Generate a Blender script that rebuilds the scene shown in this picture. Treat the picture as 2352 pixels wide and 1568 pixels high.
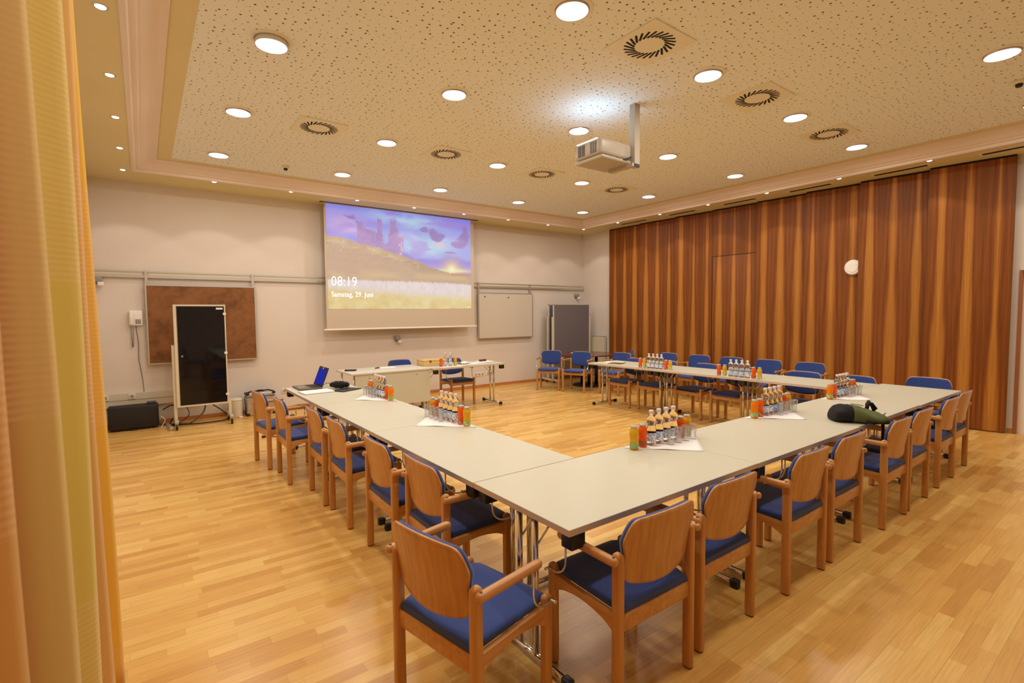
import bpy, bmesh, math, random
import numpy as np
from mathutils import Vector, Matrix

for _o in list(bpy.data.objects):
    bpy.data.objects.remove(_o, do_unlink=True)
SC = bpy.context.scene
COL = SC.collection
PI = math.pi
random.seed(7)

# ------------------------------------------------------------------ camera
CAM_H = 1.58
F_PX = 1149.0
YAW, PITCH, ROLL = 0.634825531, 0.0552521893, -0.0087037800
def cam_axes():
    cy, sy = math.cos(YAW), math.sin(YAW)
    cp, sp = math.cos(PITCH), math.sin(PITCH)
    fwd = Vector((sy*cp, cy*cp, -sp)); right = Vector((cy, -sy, 0)); up = right.cross(fwd)
    r = right*math.cos(ROLL) + up*math.sin(ROLL); u = -right*math.sin(ROLL) + up*math.cos(ROLL)
    return r, u, fwd
cam_d = bpy.data.cameras.new('camera')
cam = bpy.data.objects.new('camera', cam_d); COL.objects.link(cam)
_r, _u, _f = cam_axes()
cam.matrix_world = Matrix(((_r.x, _u.x, -_f.x, 0), (_r.y, _u.y, -_f.y, 0), (_r.z, _u.z, -_f.z, CAM_H), (0, 0, 0, 1)))
cam_d.sensor_width = 36.0
cam_d.lens = F_PX/2352.0*36.0
cam_d.clip_start = 0.05
cam_d.clip_end = 60
cam_d.dof.use_dof = True
cam_d.dof.focus_distance = 4.0
cam_d.dof.aperture_fstop = 3.5
SC.camera = cam

# ------------------------------------------------------------------ world, exposure
w = bpy.data.worlds.new('world'); SC.world = w
w.use_nodes = True
w.node_tree.nodes['Background'].inputs[0].default_value = (1.0, 0.8, 0.6, 1)
w.node_tree.nodes['Background'].inputs[1].default_value = 0.05
SC.view_settings.view_transform = 'Standard'
SC.view_settings.look = 'None'
SC.view_settings.gamma = 1
SC.view_settings.use_curve_mapping = False
SC.view_settings.exposure = 0.0
SC.cycles.max_bounces = 10
SC.cycles.diffuse_bounces = 6
SC.cycles.glossy_bounces = 4
SC.cycles.transmission_bounces = 8
SC.cycles.transparent_max_bounces = 8
SC.cycles.caustics_reflective = False
SC.cycles.caustics_refractive = False
SC.cycles.sample_clamp_indirect = 5.0

DOWN_W = 13.0            # watts of every large ceiling downlight
SPOT_W = 11.0            # watts of every small halogen spot
WARM = (1.0, 0.91, 0.80)
WARM2 = (1.0, 0.86, 0.74)

# ------------------------------------------------------------------ materials
def lin(c):
    return tuple((x/12.92 if x <= 0.04045 else ((x+0.055)/1.055)**2.4) for x in c)
def rgb(r, g, b):
    return lin((r/255, g/255, b/255)) + (1.0,)
MATS = {}
def new_mat(name):
    m = bpy.data.materials.new(name); m.use_nodes = True
    nt = m.node_tree
    return m, nt, nt.nodes['Principled BSDF']
def simple(name, col, rough=0.5, metal=0.0, **kw):
    if name in MATS: return MATS[name]
    m, nt, b = new_mat(name)
    b.inputs['Base Color'].default_value = col
    b.inputs['Roughness'].default_value = rough
    b.inputs['Metallic'].default_value = metal
    for k, v in kw.items():
        b.inputs[k.replace('_', ' ')].default_value = v
    # a little procedural variation so nothing is perfectly flat
    n = nt.nodes.new('ShaderNodeTexNoise'); n.inputs['Scale'].default_value = 35; n.inputs['Detail'].default_value = 2
    tc = nt.nodes.new('ShaderNodeTexCoord'); nt.links.new(tc.outputs['Object'], n.inputs['Vector'])
    mr = nt.nodes.new('ShaderNodeMapRange'); mr.inputs[3].default_value = max(0.0, rough-0.04); mr.inputs[4].default_value = min(1, rough+0.04)
    nt.links.new(n.outputs['Fac'], mr.inputs[0]); nt.links.new(mr.outputs[0], b.inputs['Roughness'])
    MATS[name] = m
    return m
def N(nt, t, **kw):
    n = nt.nodes.new(t)
    for k, v in kw.items(): setattr(n, k, v)
    return n
def math_n(nt, op, a, b=None, clamp=False):
    n = nt.nodes.new('ShaderNodeMath'); n.operation = op; n.use_clamp = clamp
    for i, x in enumerate((a, b)):
        if x is None: continue
        if isinstance(x, (int, float)): n.inputs[i].default_value = x
        else: nt.links.new(x, n.inputs[i])
    return n.outputs[0]
def ramp(nt, fac, stops, interp='LINEAR'):
    r = nt.nodes.new('ShaderNodeValToRGB'); r.color_ramp.interpolation = interp
    el = r.color_ramp.elements
    while len(el) < len(stops): el.new(0.5)
    for e, (p, c) in zip(el, stops): e.position = p; e.color = c
    nt.links.new(fac, r.inputs[0]); return r.outputs[0]
def mix(nt, fac, a, b, mode='MIX'):
    n = nt.nodes.new('ShaderNodeMix'); n.data_type = 'RGBA'; n.blend_type = mode
    for i, x in ((0, fac), (6, a), (7, b)):
        if isinstance(x, (int, float)): n.inputs[i].default_value = x
        elif isinstance(x, tuple): n.inputs[i].default_value = x
        else: nt.links.new(x, n.inputs[i])
    return n.outputs[2]
def bump(nt, b, h, dist=0.002, strength=0.5):
    n = nt.nodes.new('ShaderNodeBump'); n.inputs['Strength'].default_value = strength; n.inputs['Distance'].default_value = dist
    nt.links.new(h, n.inputs['Height']); nt.links.new(n.outputs[0], b.inputs['Normal'])

def plaster(name, col, bumpy=0.35, scale=140, rough=0.85):
    m, nt, b = new_mat(name)
    g = N(nt, 'ShaderNodeNewGeometry')
    n = N(nt, 'ShaderNodeTexNoise'); n.inputs['Scale'].default_value = scale; n.inputs['Detail'].default_value = 3
    nt.links.new(g.outputs['Position'], n.inputs['Vector'])
    n2 = N(nt, 'ShaderNodeTexNoise'); n2.inputs['Scale'].default_value = 1.3; n2.inputs['Detail'].default_value = 3
    nt.links.new(g.outputs['Position'], n2.inputs['Vector'])
    c = ramp(nt, n2.outputs['Fac'], [(0.3, tuple(x*0.96 for x in col[:3])+(1,)), (0.7, col)])
    nt.links.new(c, b.inputs['Base Color']); b.inputs['Roughness'].default_value = rough
    bump(nt, b, n.outputs['Fac'], 0.0015, bumpy)
    return m
M_WALL = plaster('wall_paint', rgb(222, 214, 206))
M_SOFFIT = plaster('soffit_paint', rgb(220, 209, 160), 0.1)
M_MOULD = plaster('moulding_paint', rgb(232, 218, 204), 0.08, 60, 0.6)

def mat_perf():
    m, nt, b = new_mat('perforated_ceiling')
    g = N(nt, 'ShaderNodeNewGeometry')
    def holes(scale, off, rs):
        mp = N(nt, 'ShaderNodeVectorMath', operation='MULTIPLY_ADD')
        mp.inputs[1].default_value = (1, 1, 0); mp.inputs[2].default_value = (off, off*1.7, 0)
        nt.links.new(g.outputs['Position'], mp.inputs[0])
        v = N(nt, 'ShaderNodeTexVoronoi', voronoi_dimensions='2D'); v.inputs['Scale'].default_value = scale; v.inputs['Randomness'].default_value = 0.72
        nt.links.new(mp.outputs[0], v.inputs['Vector'])
        sep = N(nt, 'ShaderNodeSeparateColor'); nt.links.new(v.outputs['Color'], sep.inputs[0])
        rad = N(nt, 'ShaderNodeValToRGB'); rad.color_ramp.interpolation = 'CONSTANT'
        el = rad.color_ramp.elements
        while len(el) < len(rs): el.new(0.5)
        for e, (p, r_) in zip(el, rs): e.position = p; e.color = (r_, r_, r_, 1)
        nt.links.new(sep.outputs[0], rad.inputs[0])
        d = math_n(nt, 'SUBTRACT', rad.outputs[0], v.outputs['Distance'])
        return math_n(nt, 'MULTIPLY', d, 45.0, True)
    a = holes(15.5, 3.1, [(0, 0.075), (0.45, 0.105), (0.75, 0.14)])
    c = holes(17.0, 9.4, [(0, 0.035), (0.6, 0.05)])
    h = math_n(nt, 'MAXIMUM', a, c)
    col = mix(nt, h, rgb(233, 238, 232), rgb(112, 86, 54))
    nt.links.new(col, b.inputs['Base Color']); b.inputs['Roughness'].default_value = 0.9
    return m
M_PERF = mat_perf()

def mat_floor():
    m, nt, b = new_mat('strip_parquet')
    g = N(nt, 'ShaderNodeNewGeometry')
    br = N(nt, 'ShaderNodeTexBrick'); br.offset = 0.37; br.offset_frequency = 2; br.squash = 1.35; br.squash_frequency = 3
    br.inputs['Scale'].default_value = 1.0; br.inputs['Brick Width'].default_value = 0.43; br.inputs['Row Height'].default_value = 0.066
    br.inputs['Mortar Size'].default_value = 0.0006; br.inputs['Mortar Smooth'].default_value = 0.4; br.inputs['Bias'].default_value = 0.0
    br.inputs['Color1'].default_value = (0, 0, 0, 1); br.inputs['Color2'].default_value = (1, 1, 1, 1); br.inputs['Mortar'].default_value = (0.5, 0.5, 0.5, 1)
    # per row jitter of the joints
    sx = N(nt, 'ShaderNodeSeparateXYZ'); nt.links.new(g.outputs['Position'], sx.inputs[0])
    row = math_n(nt, 'FLOOR', math_n(nt, 'DIVIDE', sx.outputs[1], 0.066))
    wn = N(nt, 'ShaderNodeTexWhiteNoise', noise_dimensions='1D'); nt.links.new(row, wn.inputs['W'])
    xs = math_n(nt, 'ADD', sx.outputs[0], math_n(nt, 'MULTIPLY', wn.outputs['Value'], 0.6))
    cb = N(nt, 'ShaderNodeCombineXYZ'); nt.links.new(xs, cb.inputs[0]); nt.links.new(sx.outputs[1], cb.inputs[1])
    nt.links.new(cb.outputs[0], br.inputs['Vector'])
    base = ramp(nt, br.outputs['Color'], [(0.0, rgb(206, 155, 80)), (0.3, rgb(220, 173, 94)), (0.65, rgb(228, 184, 104)), (1.0, rgb(236, 199, 120))])
    # grain
    mp = N(nt, 'ShaderNodeMapping'); mp.inputs['Scale'].default_value = (2.0, 45, 1)
    nt.links.new(cb.outputs[0], mp.inputs[0])
    n = N(nt, 'ShaderNodeTexNoise'); n.inputs['Scale'].default_value = 2.2; n.inputs['Detail'].default_value = 4
    nt.links.new(mp.outputs[0], n.inputs['Vector'])
    gr = ramp(nt, n.outputs['Fac'], [(0.3, (0.86, 0.83, 0.78, 1)), (0.62, (1, 1, 1, 1))])
    c = mix(nt, 1.0, base, gr, 'MULTIPLY')
    mo = mix(nt, math_n(nt, 'MULTIPLY', br.outputs['Fac'], 0.55), c, rgb(120, 82, 44))
    # long joints of the three-strip planks
    pr = math_n(nt, 'PINGPONG', sx.outputs[1], 0.099)
    pl = math_n(nt, 'LESS_THAN', pr, 0.0008)
    mo = mix(nt, math_n(nt, 'MULTIPLY', pl, 0.35), mo, rgb(110, 76, 42))
    nt.links.new(mo, b.inputs['Base Color'])
    n3 = N(nt, 'ShaderNodeTexNoise'); n3.inputs['Scale'].default_value = 1.1; n3.inputs['Detail'].default_value = 5
    nt.links.new(g.outputs['Position'], n3.inputs['Vector'])
    mr = N(nt, 'ShaderNodeMapRange'); mr.inputs[3].default_value = 0.20; mr.inputs[4].default_value = 0.36
    nt.links.new(n3.outputs['Fac'], mr.inputs[0]); nt.links.new(mr.outputs[0], b.inputs['Roughness'])
    b.inputs['Coat Weight'].default_value = 0.0
    bump(nt, b, n3.outputs['Fac'], 0.004, 0.12)
    return m
M_FLOOR = mat_floor()

def mat_veneer(name, seed, plane='YZ'):
    """book-matched striped veneer, dark red brown with lighter vertical flames"""
    m, nt, b = new_mat(name)
    tc = N(nt, 'ShaderNodeTexCoord')
    s = N(nt, 'ShaderNodeSeparateXYZ'); nt.links.new(tc.outputs['Object'], s.inputs[0])
    y = s.outputs[1]; z = s.outputs[2]
    P_ = 0.1385
    yp = math_n(nt, 'PINGPONG', math_n(nt, 'ADD', y, 20*P_), P_)             # every leaf mirrored about its flame
    idn = math_n(nt, 'ROUND', math_n(nt, 'DIVIDE', y, 2*P_))
    wn = N(nt, 'ShaderNodeTexWhiteNoise', noise_dimensions='1D'); nt.links.new(math_n(nt, 'ADD', idn, seed), wn.inputs['W'])
    cb = N(nt, 'ShaderNodeCombineXYZ')
    nt.links.new(math_n(nt, 'MULTIPLY', yp, 13.0), cb.inputs[0]); nt.links.new(math_n(nt, 'MULTIPLY', z, 0.6), cb.inputs[1])
    nt.links.new(math_n(nt, 'ADD', math_n(nt, 'MULTIPLY', wn.outputs['Value'], 9.0), seed), cb.inputs[2])
    n = N(nt, 'ShaderNodeTexNoise'); n.inputs['Scale'].default_value = 1.0; n.inputs['Detail'].default_value = 2.5; n.inputs['Distortion'].default_value = 0.2
    nt.links.new(cb.outputs[0], n.inputs['Vector'])
    v = math_n(nt, 'SUBTRACT', 1.0, math_n(nt, 'DIVIDE', yp, P_))
    v = math_n(nt, 'ADD', v, math_n(nt, 'MULTIPLY', math_n(nt, 'SUBTRACT', 1.2, z), 0.105))
    v = math_n(nt, 'ADD', v, math_n(nt, 'MULTIPLY', math_n(nt, 'SUBTRACT', wn.outputs['Value'], 0.5), 0.22))
    v = math_n(nt, 'ADD', v, math_n(nt, 'MULTIPLY', math_n(nt, 'SUBTRACT', n.outputs['Fac'], 0.5), 0.75))
    base = ramp(nt, v, [(0.0, rgb(124, 72, 26)), (0.2, rgb(140, 82, 34)), (0.42, rgb(120, 66, 24)), (0.56, rgb(142, 86, 34)), (0.68, rgb(174, 114, 46)), (0.95, rgb(184, 128, 56))])
    cb2 = N(nt, 'ShaderNodeCombineXYZ')
    nt.links.new(math_n(nt, 'MULTIPLY', yp, 75.0), cb2.inputs[0]); nt.links.new(math_n(nt, 'MULTIPLY', z, 1.4), cb2.inputs[1]); cb2.inputs[2].default_value = seed
    n2 = N(nt, 'ShaderNodeTexNoise'); n2.inputs['Scale'].default_value = 1.0; n2.inputs['Detail'].default_value = 3
    nt.links.new(cb2.outputs[0], n2.inputs['Vector'])
    gr = ramp(nt, n2.outputs['Fac'], [(0.3, (0.78, 0.74, 0.7, 1)), (0.65, (1.06, 1.05, 1.03, 1))])
    c = mix(nt, 1.0, base, gr, 'MULTIPLY')
    nt.links.new(c, b.inputs['Base Color']); b.inputs['Roughness'].default_value = 0.45
    b.inputs['Specular IOR Level'].default_value = 0.22
    return m

def mat_wood(name, dark, light, axis=2, scale=22, rough=0.35):
    m, nt, b = new_mat(name)
    tc = N(nt, 'ShaderNodeTexCoord')
    mp = N(nt, 'ShaderNodeMapping'); sc = [scale, scale, scale]; sc[axis] = scale*0.07
    mp.inputs['Scale'].default_value = sc
    nt.links.new(tc.outputs['Object'], mp.inputs[0])
    n = N(nt, 'ShaderNodeTexNoise'); n.inputs['Scale'].default_value = 1.6; n.inputs['Detail'].default_value = 4; n.inputs['Distortion'].default_value = 0.3
    nt.links.new(mp.outputs[0], n.inputs['Vector'])
    c = ramp(nt, n.outputs['Fac'], [(0.3, dark), (0.68, light)])
    nt.links.new(c, b.inputs['Base Color']); b.inputs['Roughness'].default_value = rough
    b.inputs['Coat Weight'].default_value = 0.2; b.inputs['Coat Roughness'].default_value = 0.2
    return m
M_BEECH = mat_wood('beech_wood', rgb(182, 126, 66), rgb(204, 150, 86))
M_BEECH_H = mat_wood('beech_wood_rail', rgb(184, 128, 68), rgb(206, 152, 90), axis=1)
M_BIRCH = mat_wood('birch_plywood', rgb(214, 180, 110), rgb(226, 196, 130), axis=0)
M_MAHOG = mat_wood('mahogany_top', rgb(92, 44, 24), rgb(122, 62, 34), axis=0, scale=9, rough=0.25)
M_SKIRT = mat_wood('skirting_wood', rgb(176, 112, 58), rgb(196, 134, 74), axis=0)

def mat_fabric(name, col, scale=260):
    m, nt, b = new_mat(name)
    tc = N(nt, 'ShaderNodeTexCoord')
    v = N(nt, 'ShaderNodeTexChecker'); v.inputs['Scale'].default_value = scale
    nt.links.new(tc.outputs['Object'], v.inputs['Vector'])
    n = N(nt, 'ShaderNodeTexNoise'); n.inputs['Scale'].default_value = 90
    nt.links.new(tc.outputs['Object'], n.inputs['Vector'])
    v.inputs['Color1'].default_value = col; v.inputs['Color2'].default_value = tuple(x*0.78 for x in col[:3])+(1,)
    c = mix(nt, math_n(nt, 'MULTIPLY', n.outputs['Fac'], 0.35), v.outputs[0], tuple(min(1, x*1.25) for x in col[:3])+(1,))
    nt.links.new(c, b.inputs['Base Color']); b.inputs['Roughness'].default_value = 0.9
    b.inputs['Sheen Weight'].default_value = 0.25
    bump(nt, b, v.outputs['Fac'], 0.0008, 0.4)
    return m
M_BLUE = mat_fabric('blue_upholstery', rgb(36, 66, 138))
M_CHROME = simple('chrome', (0.72, 0.72, 0.72, 1), 0.12, 1.0)
M_STEEL = simple('brushed_steel', (0.6, 0.6, 0.6, 1), 0.3, 1.0)
M_BLACK = simple('black_plastic', rgb(20, 19, 20), 0.45)
M_LAMIN = simple('cream_laminate', rgb(200, 199, 181), 0.38)
M_EDGE = simple('edge_banding', rgb(200, 184, 166), 0.45)
M_GREYLAM = simple('grey_laminate', rgb(196, 196, 180), 0.45)
M_GREYTOP = simple('grey_desk_top', rgb(208, 208, 200), 0.4)
M_WHITEP = simple('white_plastic', rgb(236, 232, 226), 0.4)
M_GREYP = simple('grey_plastic', rgb(150, 145, 140), 0.5)
M_ALU = simple('aluminium_frame', rgb(200, 196, 186), 0.35, 0.6)
M_BOARD = simple('whiteboard_enamel', rgb(208, 202, 188), 0.22)
M_PAPER = simple('paper', rgb(240, 240, 240), 0.8)
M_NAPKIN = plaster('white_napkin_paper', rgb(246, 244, 246), 0.15, 90, 0.9)
M_CREAMP = simple('cream_plastic', rgb(214, 206, 184), 0.5)
M_GLASSBLK = simple('black_glass', (0.004, 0.004, 0.006, 1), 0.06)
M_ALUCASE = simple('aluminium_case', rgb(196, 190, 182), 0.3, 0.7)
M_WOODTRIM = simple('brown_door_trim', rgb(150, 92, 52), 0.4)
M_DOORW = simple('white_door_leaf', rgb(236, 228, 214), 0.4)
M_DARK = simple('dark_gap', rgb(16, 12, 8), 0.8)
M_CABLE = simple('cable_black', rgb(16, 16, 18), 0.5)
M_CABLEG = simple('cable_grey', rgb(110, 108, 106), 0.5)
M_SILVER = simple('projector_silver', rgb(178, 168, 152), 0.4)
M_VENTP = simple('vent_plate_paint', rgb(232, 228, 206), 0.6)
M_GREEN = mat_fabric('olive_canvas', rgb(88, 96, 52), 180)
M_BLKFAB = mat_fabric('black_canvas', rgb(13, 13, 18), 180)
M_BLKFAB.node_tree.nodes['Principled BSDF'].inputs['Sheen Weight'].default_value = 0.0
M_GREEN.node_tree.nodes['Principled BSDF'].inputs['Sheen Weight'].default_value = 0.0
M_GREYFAB = mat_fabric('grey_pinboard_felt', rgb(112, 104, 108), 120)
M_GREYFAB2 = mat_fabric('blue_grey_pinboard_felt', rgb(92, 102, 124), 120)

def mat_cork():
    m, nt, b = new_mat('brown_pinboard')
    tc = N(nt, 'ShaderNodeTexCoord')
    n = N(nt, 'ShaderNodeTexNoise'); n.inputs['Scale'].default_value = 4.2; n.inputs['Detail'].default_value = 9; n.inputs['Roughness'].default_value = 0.7
    nt.links.new(tc.outputs['Object'], n.inputs['Vector'])
    c = ramp(nt, n.outputs['Fac'], [(0.3, rgb(92, 58, 30)), (0.5, rgb(134, 88, 48)), (0.7, rgb(150, 102, 60))])
    nt.links.new(c, b.inputs['Base Color']); b.inputs['Roughness'].default_value = 0.85
    return m
M_CORK = mat_cork()

def mat_emit(name, col, strength):
    m = bpy.data.materials.new(name); m.use_nodes = True; nt = m.node_tree
    nt.nodes.remove(nt.nodes['Principled BSDF'])
    e = nt.nodes.new('ShaderNodeEmission'); e.inputs[0].default_value = col; e.inputs[1].default_value = strength
    n = nt.nodes.new('ShaderNodeTexNoise'); n.inputs['Scale'].default_value = 9
    mr = nt.nodes.new('ShaderNodeMapRange'); mr.inputs[3].default_value = strength*0.93; mr.inputs[4].default_value = strength*1.07
    nt.links.new(n.outputs['Fac'], mr.inputs[0]); nt.links.new(mr.outputs[0], e.inputs[1])
    nt.links.new(e.outputs[0], nt.nodes['Material Output'].inputs[0])
    return m
M_LAMP = mat_emit('lamp_diffuser', (0.93, 0.97, 1.0, 1), 1.6)
M_HALO = mat_emit('halogen_face', (1.0, 0.97, 0.9, 1), 6.0)
M_LAPSCR = mat_emit('laptop_display', rgb(40, 44, 150), 1.0)
M_PROJL = mat_emit('projector_light_slot', (0.9, 0.95, 1.0, 1), 2.2)

def mat_liquid(name, col, trans, rough=0.04, ior=1.33):
    m, nt, b = new_mat(name)
    n = N(nt, 'ShaderNodeTexNoise'); n.inputs['Scale'].default_value = 12
    tc = N(nt, 'ShaderNodeTexCoord'); nt.links.new(tc.outputs['Object'], n.inputs['Vector'])
    c = mix(nt, math_n(nt, 'MULTIPLY', n.outputs['Fac'], 0.25), col, tuple(x*0.8 for x in col[:3])+(1,))
    nt.links.new(c, b.inputs['Base Color'])
    b.inputs['Roughness'].default_value = rough; b.inputs['Transmission Weight'].default_value = trans; b.inputs['IOR'].default_value = ior
    return m
M_WATER = mat_liquid('bottled_water', (0.97, 0.99, 1.0, 1), 1.0)
def mat_thin_glass():
    m = bpy.data.materials.new('clear_glass'); m.use_nodes = True; nt = m.node_tree
    nt.nodes.remove(nt.nodes['Principled BSDF'])
    tr_ = nt.nodes.new('ShaderNodeBsdfTransparent'); tr_.inputs[0].default_value = (0.965, 0.97, 0.975, 1)
    gl_ = nt.nodes.new('ShaderNodeBsdfGlossy'); gl_.inputs['Roughness'].default_value = 0.03
    lw_ = nt.nodes.new('ShaderNodeLayerWeight'); lw_.inputs['Blend'].default_value = 0.5
    n_ = nt.nodes.new('ShaderNodeTexNoise'); n_.inputs['Scale'].default_value = 20
    f2 = math_n(nt, 'ADD', math_n(nt, 'MULTIPLY', math_n(nt, 'POWER', lw_.outputs['Facing'], 2.5), 0.50), math_n(nt, 'MULTIPLY', n_.outputs['Fac'], 0.26), True)
    mx_ = nt.nodes.new('ShaderNodeMixShader'); nt.links.new(f2, mx_.inputs[0]); nt.links.new(tr_.outputs[0], mx_.inputs[1]); nt.links.new(gl_.outputs[0], mx_.inputs[2])
    nt.links.new(mx_.outputs[0], nt.nodes['Material Output'].inputs[0])
    return m
M_GLASS = mat_thin_glass()
M_ORANGE = mat_liquid('juice_orange_red', rgb(248, 100, 22), 0.12)
M_ORANGE2 = mat_liquid('juice_orange', rgb(250, 140, 24), 0.15)
M_YELLOW = mat_liquid('juice_yellow', rgb(244, 190, 40), 0.25)
M_CAPW = simple('white_screw_cap', rgb(222, 216, 222), 0.4)
M_CAPS = simple('silver_lid', rgb(190, 196, 196), 0.3, 0.5)
def mat_label(name, c1, c2, c3):
    m, nt, b = new_mat(name)
    tc = N(nt, 'ShaderNodeTexCoord')
    n = N(nt, 'ShaderNodeTexNoise'); n.inputs['Scale'].default_value = 45; n.inputs['Detail'].default_value = 1
    nt.links.new(tc.outputs['Object'], n.inputs['Vector'])
    c = ramp(nt, n.outputs['Fac'], [(0.0, c1), (0.5, c2), (0.58, c3)], 'CONSTANT')
    nt.links.new(c, b.inputs['Base Color']); b.inputs['Roughness'].default_value = 0.5
    return m
M_LABW = mat_label('water_label', rgb(228, 232, 240), rgb(120, 155, 215), rgb(205, 215, 232))
M_LABG = mat_label('green_label', rgb(150, 190, 120), rgb(120, 170, 90), rgb(206, 214, 150))
M_LABO = mat_label('brown_label', rgb(170, 90, 50), rgb(130, 60, 30), rgb(210, 150, 110))

def mat_curtain():
    m, nt, b = new_mat('striped_curtain_cloth')
    uv = N(nt, 'ShaderNodeUVMap'); uv.uv_map = 'UVMap'
    s = N(nt, 'ShaderNodeSeparateXYZ'); nt.links.new(uv.outputs[0], s.inputs[0])
    # u is already fold number, v is height in metres
    col = ramp(nt, math_n(nt, 'DIVIDE', s.outputs[0], 8.0), [
        (0.000, rgb(230, 182, 62)), (0.120, rgb(230, 182, 62)), (0.130, rgb(214, 168, 96)), (0.245, rgb(214, 168, 96)), (0.255, rgb(206, 184, 84)), (0.370, rgb(206, 182, 84)),
        (0.380, rgb(216, 190, 118)), (0.455, rgb(214, 188, 112)), (0.470, rgb(172, 100, 24)), (0.545, rgb(166, 94, 20)), (0.56, rgb(206, 158, 84)), (1.0, rgb(226, 164, 50))])
    fl = math_n(nt, 'FLOOR', math_n(nt, 'MULTIPLY', s.outputs[0], 1.0))
    wn = N(nt, 'ShaderNodeTexWhiteNoise', noise_dimensions='1D'); nt.links.new(math_n(nt, 'ADD', fl, 3.3), wn.inputs['W'])
    ph = math_n(nt, 'FRACT', math_n(nt, 'ADD', math_n(nt, 'DIVIDE', s.outputs[1], 1.9), math_n(nt, 'MULTIPLY', wn.outputs['Value'], 0.4)))
    band = math_n(nt, 'LESS_THAN', ph, 0.5)
    st = math_n(nt, 'SINE', math_n(nt, 'MULTIPLY', s.outputs[1], 2*PI/0.017))
    st = math_n(nt, 'MULTIPLY', math_n(nt, 'MULTIPLY', math_n(nt, 'ADD', math_n(nt, 'MULTIPLY', st, 0.5), 0.5), band), 0.36)
    c = mix(nt, st, col, rgb(230, 186, 150))
    nt.links.new(c, b.inputs['Base Color']); b.inputs['Roughness'].default_value = 0.85
    b.inputs['Sheen Weight'].default_value = 0.2
    n = N(nt, 'ShaderNodeTexNoise'); n.inputs['Scale'].default_value = 300
    bump(nt, b, n.outputs['Fac'], 0.0006, 0.3)
    return m
M_CURT = mat_curtain()

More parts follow.
